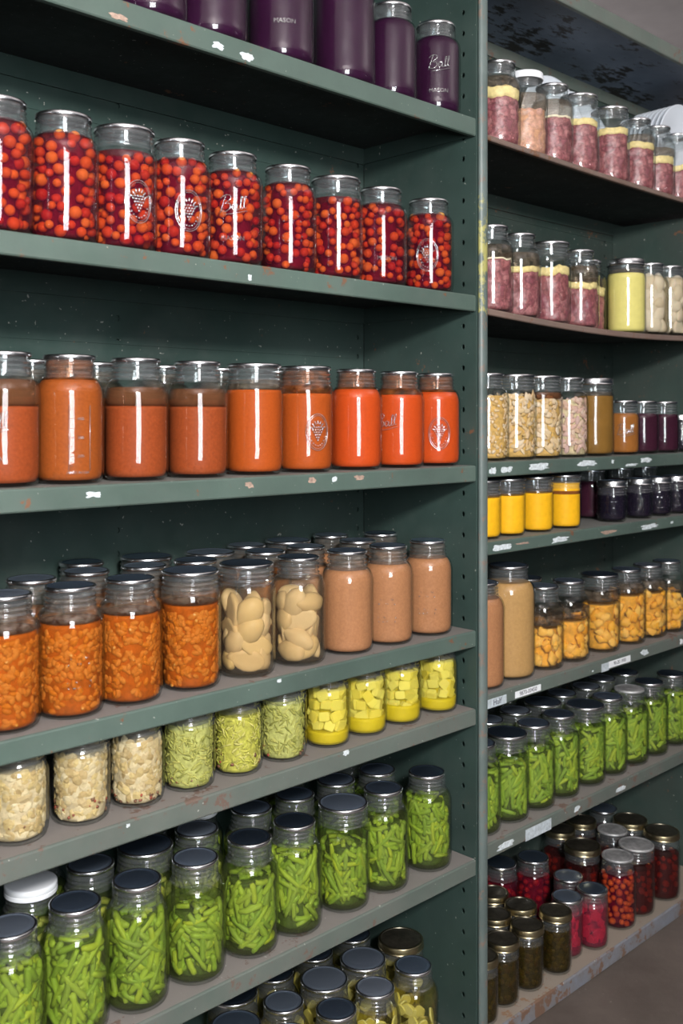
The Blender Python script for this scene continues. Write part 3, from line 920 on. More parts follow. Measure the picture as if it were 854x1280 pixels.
def c_beans(tn, var, zf, individual, mat=BEANS, wax=False):
    T = JT[tn]
    def mk():
        rnd = random.Random(1000+var*17)
        out = []
        mt = WAX if wax else mat
        b = MB(); b.lathe(fill_profile(T, 0.008, zf-0.006, 0.0165), 20)
        out.append(('bean_filling', b.build('bean_filling', FOOD['bean_core'], mesh_only=True), 'stuff'))
        b = MB()
        pods_layer(T, 0.006, zf, T['R']-0.0105, 110, rnd, b, 0.45)
        if not individual: pods_layer(T, 0.005, zf+0.004, T['R']-0.0034, 74, rnd, b, 0.5)
        # a few lying across the top
        for i in range(16):
            a = rnd.uniform(0, 2*PI); d = rnd.uniform(0, T['R']*0.5); L = rnd.uniform(0.015, 0.03)
            c = Vector((d*math.cos(a), d*math.sin(a), zf-0.004+rnd.uniform(0, 0.005))); h = rnd.uniform(0, PI)
            v = Vector((math.cos(h), math.sin(h), rnd.uniform(-0.2, 0.2)))*L/2
            b.tube([c-v, c-v*0.3, c+v*0.3, c+v], 0.0041, 6)
        out.append(('green_beans', b.build('green_beans', mt, mesh_only=True), 'stuff'))
        if individual:
            pods_layer(T, 0.005, zf+0.004, T['R']-0.0034, 78, rnd, None, 0.5, out, mt)
        return out
    r = list(cached(('beans', tn, var, round(zf, 3), individual, mat.name, wax), mk))
    r += fill(T, tn, 0.006, zf+0.008, BRINE_G, 'brine', 0.0024)
    return r

def c_cherry(tn, var, zf, mat=CHERRY, syr=SYRUP, n=96, rad=0.0078, packed=False):
    T = JT[tn]
    def mk():
        rnd = random.Random(300+var*7)
        out = []
        pts = []
        tries = 0
        while len(pts) < n and tries < 4000:
            tries += 1
            z = rnd.uniform(0.012, zf-0.004)
            th = rnd.uniform(0, 2*PI)
            r = rad*rnd.uniform(0.70, 1.18)
            d = rnd.choice((0, 0, 0.001, 0.003, 0.006))
            p = on_wall(rr(T, max(z, 0.012))-r-0.0003-d, th, z)
            if any((p-q).length < (r+s)*0.93 for q, s in pts): continue
            pts.append((p, r))
        for i, (p, r) in enumerate(pts):
            b = MB()
            M_ = Matrix.Translation(p) @ Matrix.Rotation(rnd.uniform(0, 6), 4, 'X') @ Matrix.Diagonal((r, r*rnd.uniform(0.88, 1.0), r, 1))
            b.blob(M_, i, 0.06, 12, 8)
            out.append(('cherry', b.build('cherry', mat, mesh_only=True), None))
        return out
    r = list(cached(('cherry', tn, var, round(zf, 3), mat.name, n), mk))
    r += fill(T, tn, 0.0055, zf, syr, 'syrup', 0.0034)
    k = ('core', tn, round(zf, 3), syr.name)
    def mkc():
        b = MB(); b.lathe(fill_profile(T, 0.009, zf-0.006, 0.019), 20)
        return b.build('syrup_depth', FOOD['syrup_core'] if syr != SYRUPO else FOOD['black'], mesh_only=True)
    return r + [('syrup_depth', cached(k, mkc), None)]

def c_baked(tn, var, zf):
    T = JT[tn]
    r = fill(T, tn, 0.0055, zf, FOOD['bean_sauce'], 'tomato_sauce', 0.0064)
    def mk():
        rnd = random.Random(500+var)
        b = MB()
        k = 0
        for i in range(440):
            z = 0.011 + (zf-0.020)*math.sqrt(rnd.random()*0.98) if i % 3 == 0 else rnd.uniform(0.010, zf-0.012)
            th = rnd.uniform(0, 2*PI)
            L = rnd.uniform(0.0056, 0.0074)
            M_ = frame(th, rr(T, z)-rnd.uniform(0.0026, 0.0036), z, rnd.uniform(0, PI), rnd.uniform(-0.4, 0.4)) @ Matrix.Diagonal((0.0029, L*0.64, L, 1))
            b.blob(M_, i, 0.05, 8, 6)
        return [('white_beans', b.build('white_beans', NAVY, mesh_only=True), 'stuff')]
    return r + cached(('baked', tn, var, round(zf, 3)), mk) + fill(T, tn, 0.005, zf+0.001, SAUCEF, 'thin_sauce', 0.0028)

def half_pear(L, W, D, seed):
    """pear half: rounded back, flat cut face; local z long axis, x thickness"""
    b = MB()
    seg, rings = 14, 10
    prof = [(math.sin(PI*k/rings), -math.cos(PI*k/rings)) for k in range(rings+1)]
    prof[0] = (0, -1); prof[-1] = (0, 1)
    b.lathe(prof, seg)
    vs = []
    for (x, y, z) in b.v:
        taper = 1-0.38*max(0, z)**1.2
        X = x*taper; Y = y*taper
        if X < -0.35: X = -0.35
        v = Vector((X, Y, z)); v *= 1+0.07*noise.noise(v*1.5+Vector((seed, 0, 0)))
        vs.append((v.x*D, v.y*W, v.z*L))
    b.v = vs
    return b

def c_pears(tn, var, zf, mat=PEAR):
    T = JT[tn]
    def mk():
        rnd = random.Random(700+var)
        out = []
        z = 0.022
        row = 0
        while z < zf-0.012:
            k = 5
            off = rnd.uniform(0, 1)
            for i in range(k):
                th = 2*PI*(i+off+rnd.uniform(-0.12, 0.12))/k
                L, W, D = rnd.uniform(0.024, 0.032), rnd.uniform(0.018, 0.022), rnd.uniform(0.012, 0.015)
                zz = z+rnd.uniform(-0.005, 0.005)
                zz = min(max(zz, 0.020), zf-0.014)
                flip = PI if rnd.random() < 0.45 else 0
                M_ = frame(th, rr(T, zz)-D*1.05-0.0015-rnd.uniform(0, 0.004), zz, rnd.uniform(0, PI), rnd.uniform(-0.25, 0.25)) @ Matrix.Rotation(flip, 4, 'Z')
                b = half_pear(L, W, D, i+row*5+var*31)
                b.v = [tuple(M_ @ Vector(v)) for v in b.v]
                lim = []
                for v in b.v:                # keep inside the glass
                    R_ = rr(T, min(max(v[2], 0.008), T['top']-0.03))-0.0002
                    h = math.hypot(v[0], v[1])
                    s = min(1, R_/h) if h > 0 else 1
                    lim.append((v[0]*s, v[1]*s, max(v[2], 0.0065)))
                b.v = lim
                out.append(('pear_half', b.build('pear_half', mat, mesh_only=True), None))
            z += 0.026; row += 1
        return out
    r = list(cached(('pears', tn, var, round(zf, 3), mat.name), mk))
    return r + fill(T, tn, 0.006, zf+0.004, BRINE_C, 'syrup', 0.0026)

def rcube(s, M_, b, rnd):
    """soft-edged cube"""
    h = 1.0; c = 0.82
    vs = []
    bm = bmesh.new()
    bmesh.ops.create_cube(bm, size=2.0)
    for v in bm.verts: v.co = Vector(v.co)*Vector((1, 1, 1)).length*0 + Vector([q*rnd.uniform(0.88, 1.1) for q in v.co])
    bmesh.ops.bevel(bm, geom=list(bm.edges), offset=0.16, segments=2, affect='EDGES')
    bm.verts.ensure_lookup_table()
    idx = {v: i for i, v in enumerate(bm.verts)}
    b.add([tuple(M_ @ v.co) for v in bm.verts], [tuple(idx[v] for v in f.verts) for f in bm.faces])
    bm.free()

def c_cubes(tn, var, zf):
    T = JT[tn]
    def mk():
        rnd = random.Random(900+var)
        out = []
        z = 0.034; row = 0
        while z < zf-0.004:
            k = 9
            off = rnd.random()
            for i in range(k):
                th = 2*PI*(i+off+rnd.uniform(-0.12, 0.12))/k
                s = rnd.uniform(0.0072, 0.0095)
                zz = min(z+rnd.uniform(-0.003, 0.003), zf-s)
                M_ = frame(th, rr(T, zz)-s*1.15-rnd.uniform(0, 0.003), zz, rnd.gauss(0, 0.35), rnd.gauss(0, 0.25)) @ Matrix.Diagonal((s*0.8, s*1.15, s, 1))
                b = MB(); rcube(s, M_, b, rnd)
                lim = []
                for v in b.v:
                    R_ = rr(T, min(max(v[2], 0.008), T['top']-0.03))-0.0002
                    h = math.hypot(v[0], v[1]); q = min(1, R_/h)
                    lim.append((v[0]*q, v[1]*q, v[2]))
                b.v = lim
                out.append(('squash_cube', b.build('squash_cube', CUBE, mesh_only=True, smooth=False), None))
            z += 0.0178; row += 1
        return out
    r = list(cached(('cubes', tn, var, round(zf, 3)), mk))
    r += fill(T, tn, 0.0055, 0.026+0.004*(var % 3), FOOD['yellow_brine'], 'sediment', 0.0034)
    r += fill(T, tn, 0.006, zf+0.002, BRINE_Y, 'brine', 0.0026)
    def mkc():
        b = MB(); b.lathe(fill_profile(T, 0.02, zf-0.004, 0.022), 16)
        return b.build('inner_cubes', FOOD['yellow_brine'], mesh_only=True)
    return r + [('inner_brine', cached(('cubecore', tn, round(zf, 3)), mkc), None)]

def c_pieces(tn, var, zf, mat, base, n, sx, sy, sz, pname, bname, brine=None, amp=0.25, bits=0, indiv=False, inset=0.0058, z0=0.0055, vmat=None, seg=8, rings=5, flat=False):
    """small pieces crowded against the glass over a mixed base"""
    T = JT[tn]
    r = fill(T, tn, z0, zf-0.002, base, bname, inset, 0.002, 90, key=var)
    def mk():
        rnd = random.Random(1200+var*3+n)
        b = MB(); out = []
        for i in range(n):
            z = rnd.uniform(z0+sz*0.7+0.003, zf)
            th = rnd.uniform(0, 2*PI)
            k = rnd.uniform(0.75, 1.25)
            M_ = frame(th, rr(T, z)-sx*k*1.05-rnd.uniform(0, 0.0012), z, rnd.uniform(0, PI), rnd.uniform(-0.35, 0.35)) @ Matrix.Diagonal((sx*k, sy*k, sz*k, 1))
            q = MB() if indiv else b
            o = len(q.v)
            q.blob(M_, i+var*50, amp, seg, rings, fr=2.2 if flat else 1.6)
            for j in range(o, len(q.v)):
                v = q.v[j]
                R_ = rr(T, min(max(v[2], 0.008), T['top']-0.03))-0.0002
                h = math.hypot(v[0], v[1]); s = min(1, R_/h)
                q.v[j] = (v[0]*s, v[1]*s, max(v[2], 0.0058))
            if indiv: out.append((pname, q.build(pname, mat, mesh_only=True, smooth=not flat), None))
        if not indiv: out.append((pname, b.build(pname, mat, mesh_only=True, smooth=not flat), 'stuff'))
        if bits:
            b = MB()
            for i in range(bits):
                z = min(0.008 + abs(rnd.gauss(0, 0.014)), zf-0.005); th = rnd.uniform(0, 2*PI)
                s = rnd.uniform(0.0014, 0.0042)
                b.blob(frame(th, rr(T, z)-s*0.6, z, rnd.uniform(0, 3)) @ Matrix.Diagonal((s*0.6, s, s*0.8, 1)), i, 0.3, 6, 4)
            out.append(('seed_bits', b.build('seed_bits', BITS, mesh_only=True), 'stuff'))
        return out
    r = r + cached(('pieces', tn, var, round(zf, 3), mat.name, n, bits), mk)
    if brine: r = r + fill(T, tn, 0.006, zf+0.004, brine, 'brine', 0.0026)
    return r

def c_slices(tn, var, zf, mat, brine, rad, thick, n, pname):
    T = JT[tn]
    def mk():
        rnd = random.Random(1500+var)
        out = []
        for i in range(n):
            z = rnd.uniform(0.008+rad, zf-rad*0.5)
            th = 2*PI*((i*0.381966) % 1) + rnd.uniform(-0.2, 0.2)
            r0 = rad*rnd.uniform(0.8, 1.15)
            b = MB()
            prof = [(0, -thick), (r0*0.93, -thick), (r0, -thick*0.5), (r0, thick*0.5), (r0*0.93, thick), (0, thick)]
            b.lathe(prof, 18, 0, lambda r, a, z_: r*(1+0.06*math.sin(a*5+i)))
            M_ = frame(th, rr(T, z)-thick*1.3-rnd.uniform(0, 0.006)-0.003, z, rnd.uniform(0, PI), PI/2+rnd.gauss(0, 0.28))
            b.v = [tuple(M_ @ Vector(v)) for v in b.v]
            lim = []
            for v in b.v:
                R_ = rr(T, min(max(v[2], 0.008), T['top']-0.03))-0.0002
                h = math.hypot(v[0], v[1]); q = min(1, R_/max(h, 1e-5))
                lim.append((v[0]*q, v[1]*q, max(v[2], 0.0065)))
            b.v = lim
            me = b.build(pname, mat, mesh_only=True); sharpen(me, 40)
            out.append((pname, me, None))
        return out
    r = list(cached(('slices', tn, var, round(zf, 3), mat.name, n), mk))
    return r + fill(T, tn, 0.006, zf+0.004, brine, 'brine', 0.0026)

def c_meat(tn, var, zf, fat=0.014, mat=MEAT, fm='fat', film=0.02):
    T = JT[tn]
    r = fill(T, tn, 0.0055, zf, mat, 'meat', 0.0045, 0.0035, 70, key=var+1, seg=64, wave=var)
    if fat: r = r + fill(T, tn, zf-0.0005, zf+fat, FOOD[fm], 'fat_layer', 0.0036, 0.0022, 50, key=var+9, seg=64, wave=var)
    if film: r = r + fill(T, tn, zf+fat, zf+fat+film, FILM_G, 'dried_residue', 0.0027)
    return r

# --- raised lettering and emblems on the glass (jar coordinates, facing the local -y)
def wrap(me_or_mb, T, z, lift=0.0003):
    """bend flat art (x across, y up, z out) round the jar body about the local -y direction"""
    R = T['R']*0.996
    def f(v):
        a = v[0]/R - PI/2
        r = R + lift + v[2]
        return (r*math.cos(a), r*math.sin(a), z+v[1])
    if isinstance(me_or_mb, MB):
        me_or_mb.v = [f(v) for v in me_or_mb.v]
        return me_or_mb
    for v in me_or_mb.vertices: v.co = f(v.co)
    return me_or_mb

def art_script():
    """flowing script word with an underline sweep, as raised strokes"""
    b = MB()
    S = 0.011
    def stroke(pts, r=0.00085):
        q = []
        for i in range(len(pts)-1):
            for k in range(4):
                t = k/4
                p0 = Vector(pts[max(i-1, 0)]); p1 = Vector(pts[i]); p2 = Vector(pts[i+1]); p3 = Vector(pts[min(i+2, len(pts)-1)])
                q.append(0.5*((2*p1)+(-p0+p2)*t+(2*p0-5*p1+4*p2-p3)*t*t+(-p0+3*p1-3*p2+p3)*t*t*t))
        q.append(Vector(pts[-1]))
        b.tube([(p[0]*S, p[1]*S, 0) for p in q], r, 5)
    sl = 0.35
    stroke([(-1.75, -1.1), (-1.35, 0.2), (-0.95, 1.25)])                                     # B stem
    stroke([(-1.7, 0.9), (-1.0, 1.35), (-0.35, 1.25), (-0.35, 0.75), (-1.1, 0.2), (-0.45, 0.15), (-0.35, -0.45), (-1.0, -0.95), (-1.6, -0.8)])
    stroke([(0.55, 0.05), (0.15, 0.15), (-0.1, -0.35), (0.15, -0.75), (0.5, -0.3), (0.65, 0.1), (0.6, -0.55), (0.85, -0.65)])   # a
    stroke([(0.85, -0.65), (1.25, 0.5), (1.4, 1.15), (1.15, 1.0), (1.1, -0.4), (1.35, -0.55)])  # l
    stroke([(1.35, -0.55), (1.75, 0.6), (1.9, 1.25), (1.65, 1.1), (1.6, -0.3), (1.95, -0.3)])   # l
    stroke([(-1.2, -1.35), (0.2, -1.2), (1.6, -0.85), (2.1, -0.75)], 0.0007)
    return b

def art_crest():
    """oval medallion with a heap of fruit and little leaves"""
    b = MB()
    for (a_, c_, r) in ((0.0205, 0.030, 0.0008), (0.0178, 0.027, 0.0005)):
        b.tube([(a_*math.cos(t*2*PI/36), c_*math.sin(t*2*PI/36), 0) for t in range(37)], r, 5, cap=False)
    rnd = random.Random(4)
    for row in range(6):
        for i in range(6-row if row > 1 else 4+row):
            n_ = (6-row if row > 1 else 4+row)
            x = (i-(n_-1)/2)*0.0042; y = 0.008-row*0.0042
            b.blob(Matrix.Translation((x, y, 0)) @ Matrix.Diagonal((0.0020, 0.0020, 0.0012, 1)), i, 0, 7, 5)
    for i in range(7):
        a = PI*(0.15+0.7*i/6)
        b.blob(Matrix.Translation((0.0125*math.cos(a), 0.016*math.sin(a), 0)) @ Matrix.Rotation(a, 4, 'Z') @ Matrix.Diagonal((0.004, 0.0016, 0.001, 1)), i, 0.1, 7, 5)
    for i in range(9):
        a = -PI*(0.12+0.76*i/8)
        b.blob(Matrix.Translation((0.0142*math.cos(a), 0.0225*math.sin(a), 0)) @ Matrix.Diagonal((0.0016, 0.0016, 0.0009, 1)), i, 0.1, 6, 4)
    return b

def emboss_mesh(kind, tn):
    def mk():
        T = JT[tn]
        bm = bmesh.new()
        def addm(me): bm.from_mesh(me)
        def mb(b): addm(b.build('raised_glass', EMBOSS, mesh_only=True))
        zc = T['sh']*0.58
        if kind in ('ball', 'ballmason'):
            mb(wrap(art_script(), T, T['sh']*0.70))
        if kind in ('ballmason', 'mason'):
            addm(wrap(text_mesh('MASON', 0.0105, 0.0008), T, T['sh']*0.30 if kind == 'ballmason' else T['sh']*0.36))
        if kind == 'crest':
            mb(wrap(art_crest(), T, T['sh']*0.52))
        if kind == 'ticks':
            b = MB()
            for i in range(7):
                y = -0.036+i*0.0125
                w_ = 0.006 if i % 2 else 0.0035
                b.box((-0.011, y-0.0005, -0.0003), (-0.011+w_, y+0.0005, 0.0006))
            b.tube([(-0.0125, -0.043, 0), (-0.0125, 0.045, 0)], 0.0005, 5)
            b.tube([(0.0165, -0.043, 0), (0.0165, 0.045, 0)], 0.0005, 5)
            mb(wrap(b, T, T['sh']*0.52))
            for s_, y in (('400', 0.0265), ('300', 0.0015), ('200', -0.0235)):
                me = text_mesh(s_, 0.0062, 0.0007)
                me.transform(Matrix.Translation((0.003, y, 0)))
                addm(wrap(me, T, T['sh']*0.52))
            addm(wrap(text_mesh('MADE IN USA', 0.005, 0.0007), T, 0.016))
        if kind == 'specks':
            rnd = random.Random(8); b = MB()
            for i in range(26):
                b.blob(Matrix.Translation((rnd.uniform(-0.018, 0.018), rnd.choice((0.012, 0.004, -0.02, -0.027))+rnd.uniform(-0.001, 0.001), 0)) @ Matrix.Diagonal((0.0008, 0.0012, 0.0008, 1)), i, 0, 6, 4)
            mb(wrap(b, T, T['sh']*0.6))
        me = bpy.data.meshes.new('raised_glass')
        bm.to_mesh(me); bm.free()
        me.materials.clear(); me.materials.append(EMBOSS)
        for p in me.polygons: p.material_index = 0
        return me
    return cached(('emb', kind, tn), mk)

# ------------------------------------------------------------------ where the jars stand
JARS = []
def J(shelf, mode, px, py, tn, content, what, lid='lid', emb=None, turn=0.0, s=1.0, back=False, dz=0.0):
    """mode 'Y': row line at depth py; mode 'L': picture point of the lid centre"""
    Z = SHL.get(shelf) if shelf.isupper() else SHR.get(shelf)
    T = JT[tn]
    if mode == 'Y': x, y = on_y(px, py)
    else: x, y = on_z(px, py, Z+T['H']*s)
    JARS.append(dict(sh=shelf, x=x, y=y, tn=tn, c=content, what=what, lid=lid, emb=emb, turn=turn, s=s, back=back, px=px))

def LQ(mat, zf, name, *more):
    return lambda tn, var: fill(JT[tn], tn, 0.0055, zf, FOOD[mat], name) + [x for m in more for x in m(tn)]
def film(z0, z1, m, name='film_on_glass'):
    return lambda tn: fill(JT[tn], tn, z0, z1, m, name, 0.0026)

# A  purple juice
for px, tn, e, yy in ((106, 'half', None, .062), (184, 'half', None, .062), (264, 'half', 'specks', .062), (351, 'half', 'mason', .062), (430, 'half', None, .062), (489, 'old', None, .058), (545, 'old', 'ballmason', .056)):
    J('A', 'Y', px, yy, tn, LQ('purple', 0.205 if tn == 'half' else 0.147, 'grape_juice'), 'dark purple grape juice', emb=e, turn=0.12)
# B  cherries
for i, (px, tn, e, tu) in enumerate(((-10, 'old', None, 0), (56, 'old', None, 0), (137, 'wide', 'crest', .45), (219, 'old', 'crest', .3), (291, 'old', 'ballmason', .0), (360, 'old', 'specks', .2), (420, 'wide', None, 0), (476, 'old', 'mason', .25), (536, 'old', 'crest', -.05))):
    J('B', 'Y', px, 0.055, tn, (lambda k: lambda tn, var: c_cherry(tn, k, 0.148 if tn == 'old' else 0.139))(i), 'orange cherries in red syrup', emb=e, turn=tu, lid='lid')
# C  tomato juice
fb = film(0.112, 0.137, FILM_B, 'separated_liquid')
for i, (px, m, zf, e, tu, mo) in enumerate((
    (8, 'tomato_pink', 0.104, 'ballmason', -.35, (film(0.104, 0.139, FILM_B, 'separated_liquid'),)), (84, 'tomato_brown', 0.141, 'ticks', .25, (film(0.141, 0.168, FILM_O),)),
    (170, 'tomato_pink', 0.106, None, 0, (film(0.106, 0.133, FILM_B, 'separated_liquid'),)), (247, 'tomato_pink', 0.106, None, 0, (film(0.106, 0.133, FILM_B, 'separated_liquid'),)),
    (318, 'tomato', 0.134, None, 0, (film(0.134, 0.150, FILM_G),)), (382, 'tomato', 0.130, 'crest', .45, (film(0.130, 0.168, FILM_O),)),
    (445, 'tomato_red', 0.140, None, 0, (film(0.140, 0.170, FILM_O),)), (499, 'tomato_red', 0.132, 'ball', -.55, (film(0.132, 0.168, FILM_O),)),
    (545, 'tomato_red', 0.139, 'crest', .15, (film(0.139, 0.168, FILM_O),)))):
    J('C', 'Y', px, 0.056, 'wide' if i in (4, 5) else 'quart', LQ(m, zf, 'tomato_juice', *mo), {'tomato_pink': 'pinkish tomato juice', 'tomato_brown': 'brownish tomato juice', 'tomato': 'orange tomato juice', 'tomato_red': 'red tomato juice'}[m], emb=e, turn=tu)
for px in (40, 120, 204, 275, 345):
    J('C', 'Y', px, 0.19, 'quart', LQ('tomato_brown', 0.12, 'tomato_juice', film(0.12, 0.16, FILM_G)), 'tomato juice', back=True)
# D  baked beans, pears, apple sauce
for i, px in enumerate((17, 80, 160, 238)):
    J('D', 'Y', px, 0.056, 'quart' if i != 3 else 'wide', (lambda k: lambda tn, var: c_baked(tn, k, 0.126) + film(0.127, 0.160, FILM_G)(tn))(i), 'white beans in orange sauce', emb='specks' if i == 1 else None, turn=.3)
for i, (px, tn) in enumerate(((308, 'wide'), (373, 'quart'))):
    J('D', 'Y', px, 0.056, tn, (lambda k: lambda tn, var: c_pears(tn, k, 0.136))(i), 'pear halves in syrup')
for i, px in enumerate((434, 485, 535)):
    J('D', 'Y', px, 0.056, 'quart', LQ('sauce', 0.143, 'apple_sauce', film(0.143, 0.168, FILM_G)), 'brown apple sauce', emb='specks' if i else None)
for px, py in ((22, 722), (56, 725), (102, 701), (135, 716), (192, 697), (206, 706), (258, 691), (291, 704), (313, 680), (350, 687), (365, 676), (400, 684), (412, 667), (454, 675), (476, 665)):
    J('D', 'L', px, py, 'wide' if px in (192, 258, 365) else 'quart', (LQ('bean_sauce', 0.128, 'bean_sauce', film(0.128, 0.165, FILM_G)) if px < 380 else LQ('sauce', 0.14, 'apple_sauce', film(0.14, 0.168, FILM_G))), 'beans in brown sauce' if px < 380 else 'brown apple sauce', back=True)
# E  pints of pickles
for i, px in enumerate((22, 101, 171)):
    J('E', 'Y', px, 0.057, 'pintw' if i == 1 else 'pint', (lambda k: lambda tn, var: c_pieces(tn, k, 0.094, CREAM, FOOD['cream_base'], 300, 0.0022, 0.0070, 0.0056, 'vegetable_pieces', 'brine', None, 0.55, 34 if k else 8, seg=5, rings=4, flat=True))(i), 'cream coloured chopped pickle')
for i, px in enumerate((236, 297, 353)):
    dull = i != 1
    J('E', 'Y', px, 0.055, 'pintw' if i != 1 else 'pint', (lambda k, d: lambda tn, var: c_pieces(tn, 10+k, 0.098 if k != 1 else 0.092, SHREDD if d else SHRED, FOOD['relish_dull' if d else 'relish_base'], 420, 0.0009, 0.0014, 0.0060, 'relish_shreds', 'relish', None, 0.3, 10))(i, dull), 'yellow green shredded relish', lid='cap' if i == 1 else 'lid')
for i, px in enumerate((409, 456, 500, 546)):
    J('E', 'Y', px, 0.055, 'pint', (lambda k: lambda tn, var: c_cubes(tn, k, 0.096))(i), 'pale yellow cubes in yellow brine')
# F  green beans
for i, (px, tn, zf) in enumerate(((13, 'quart', 0.128), (93, 'quart', 0.134), (171, 'quart', 0.132), (244, 'quart', 0.104), (312, 'quart', 0.118), (368, 'quart', 0.128), (429, 'wide', 0.112), (479, 'quart', 0.120), (534, 'quart', 0.128))):
    J('F', 'Y', px, 0.054, tn, (lambda k, z: lambda tn, var: c_beans(tn, k % 5, z, True))(i, zf), 'green beans', turn=i*0.7)
for px, py, lid, wax in ((58, 1107, 'cap', 1), (133, 1079, 'lid', 1), (72, 1084, 'lid', 0), (200, 1064, 'lid', 1), (272, 1038, 'lid', 1), (265, 1017, 'cap', 0), (326, 1012, 'lid', 0),
                         (210, 1033, 'lid', 1), (382, 992, 'lid', 0), (372, 977, 'lid', 0), (428, 973, 'lid', 0), (479, 959, 'lid', 0), (455, 950, 'lid', 0), (-6, 1130, 'lid', 0)):
    J('F', 'L', px, py, 'wide' if px == 200 else 'quart', (lambda k, w_: lambda tn, var: c_beans(tn, k, 0.118, False, wax=bool(w_)))(px % 3, wax), 'pale yellow beans' if wax else 'green beans', lid=lid, back=True, turn=px)
# G  pickle slices, bottom of the first bay
for i, (px, py, tn) in enumerate(((520, 1207, 'quart'), (464, 1229, 'quart'), (447, 1198, 'wide'), (489, 1171, 'wide'), (399, 1225, 'wide'), (421, 1267, 'quart'), (355, 1255, 'quart'),
                                  (296, 1278, 'wide'), (359, 1216, 'quart'), (314, 1242, 'wide'), (453, 1171, 'quart'), (400, 1195, 'quart'), (367, 1282, 'quart'))):
    J('G', 'L', px, py, tn, (lambda k: lambda tn, var: c_slices(tn, k, 0.132, CUKE, BRINE_P, 0.0125, 0.002, 34 if k < 6 else 18, 'pickle_slice'))(i if i < 6 else 6+i % 2), 'sliced pickles', lid='gold' if px == 489 else 'lid', back=False, turn=i*1.1)

# right bay
for i, (px, tn, lid, c, w_) in enumerate((
    (623, 'quart', 'lid', lambda tn, var: c_meat(tn, 1, 0.094, 0.022, film=0.026), 'dark meat under thick yellow fat'),
    (657, 'quart', 'cap', lambda tn, var: c_meat(tn, 2, 0.098, 0.0, MEATL, film=0.03), 'pale salmon coloured meat'),
    (690, 'quart', 'lid', lambda tn, var: c_meat(tn, 3, 0.098, 0.004, fm='fat_pale', film=0.036), 'dark meat under thin white line'),
    (723, 'wide', 'lid', lambda tn, var: c_meat(tn, 4, 0.106, 0.014, film=0.0), 'meat chunks under yellow fat'),
    (762, 'wide', 'lid', lambda tn, var: c_meat(tn, 5, 0.110, 0.015, film=0.0), 'packed meat under yellow fat'),
    (795, 'quart', 'lid', lambda tn, var: c_meat(tn, 6, 0.098, 0.015, film=0.02), 'red meat under yellow fat'),
    (820, 'quart', 'lid', lambda tn, var: c_meat(tn, 7, 0.080, 0.018, film=0.02), 'red meat under ragged yellow fat'),
    (845, 'quart', 'lid', lambda tn, var: c_meat(tn, 8, 0.078, 0.014, film=0.0), 'red meat under flat yellow fat'))):
    J('a', 'Y', px, 0.056, tn, c, w_, lid=lid)
for i, (px, tn, lid, c, w_, y0) in enumerate((
    (614, 'quart', 'lid', lambda tn, var: c_meat(tn, 11, 0.106, 0.003, fm='fat_pale', film=0.026), 'red meat with thin fat line', .054),
    (648, 'quart', 'lid', lambda tn, var: c_meat(tn, 12, 0.092, 0.012, film=0.03), 'red meat with slanting fat layer', .054),
    (687, 'wide', 'lid', lambda tn, var: c_meat(tn, 13, 0.104, 0.018, film=0.0), 'red meat with broad fat layer', .054),
    (723, 'quart', 'lid', lambda tn, var: c_meat(tn, 14, 0.088, 0.014, film=0.036), 'red meat with level fat layer', .054),
    (749, 'quart', 'lid', lambda tn, var: c_meat(tn, 15, 0.090, 0.020, film=0.02), 'meat behind the yellow jar', .095),
    (777, 'wide', 'band', LQ('lemon', 0.142, 'yellow_curd', film(0.142, 0.152, FILM_G)), 'pale yellow curd', .054),
    (812, 'quart', 'lid', lambda tn, var: c_pears(tn, 5, 0.142, PEARW), 'white pear halves', .054),
    (837, 'quart', 'lid', lambda tn, var: c_pears(tn, 6, 0.142, PEARW), 'white pear halves', .056),
    (860, 'quart', 'lid', lambda tn, var: c_pears(tn, 5, 0.142, PEARW), 'white pear halves', .056))):
    J('b', 'Y', px, y0, tn, c, w_, lid=lid, turn=i*0.9)
for i, (px, tn, lid, c, w_, e) in enumerate((
    (611, 'quart', 'lid', lambda tn, var: c_pieces(tn, 21, 0.132, CHICK, FOOD['gold_base'], 420, 0.0014, 0.003, 0.0042, 'meat_shreds', 'broth', None, 0.3), 'golden minced meat', None),
    (640, 'wide', 'lid', lambda tn, var: c_pieces(tn, 22, 0.132, CHICK, FOOD['gold_base'], 260, 0.0018, 0.005, 0.012, 'meat_shreds', 'broth', None, 0.4), 'pale shredded chicken', None),
    (676, 'wide', 'lid', lambda tn, var: c_pieces(tn, 23, 0.126, CHICK, FOOD['gold_base'], 230, 0.0018, 0.006, 0.011, 'meat_shreds', 'broth', None, 0.4) + film(0.126, 0.140, FILM_B)(tn), 'chicken with golden patch', None),
    (709, 'quart', 'lid', lambda tn, var: c_pieces(tn, 24, 0.128, CHICKP, FOOD['cream_base'], 300, 0.0016, 0.005, 0.009, 'meat_shreds', 'broth', None, 0.4), 'pinkish shredded meat', None),
    (742, 'wide', 'band', LQ('amber', 0.136, 'broth', film(0.136, 0.146, FILM_G), ), 'amber broth', None),
    (778, 'pint', 'lid', LQ('amber_jelly', 0.098, 'jelly'), 'amber jelly', 'ball'),
    (803, 'pint', 'lid', LQ('wine', 0.098, 'jelly'), 'dark plum jelly', None),
    (829, 'pint', 'lid', LQ('wine', 0.096, 'jelly'), 'dark plum jelly', None),
    (851, 'jelly', 'band', LQ('black', 0.080, 'jelly'), 'black jelly', None))):
    J('c', 'Y', px, 0.054, tn, c, w_, lid=lid, emb=e, turn=0.2)
for i, px in enumerate((604, 634, 670, 705)):
    J('d', 'Y', px, 0.050, 'pintw', LQ('yellow', 0.088 if i < 3 else 0.106, 'yellow_puree', film(0.088, 0.098, FILM_G) if i < 3 else film(0.078, 0.088, FILM_B)), 'bright yellow puree', s=0.93)
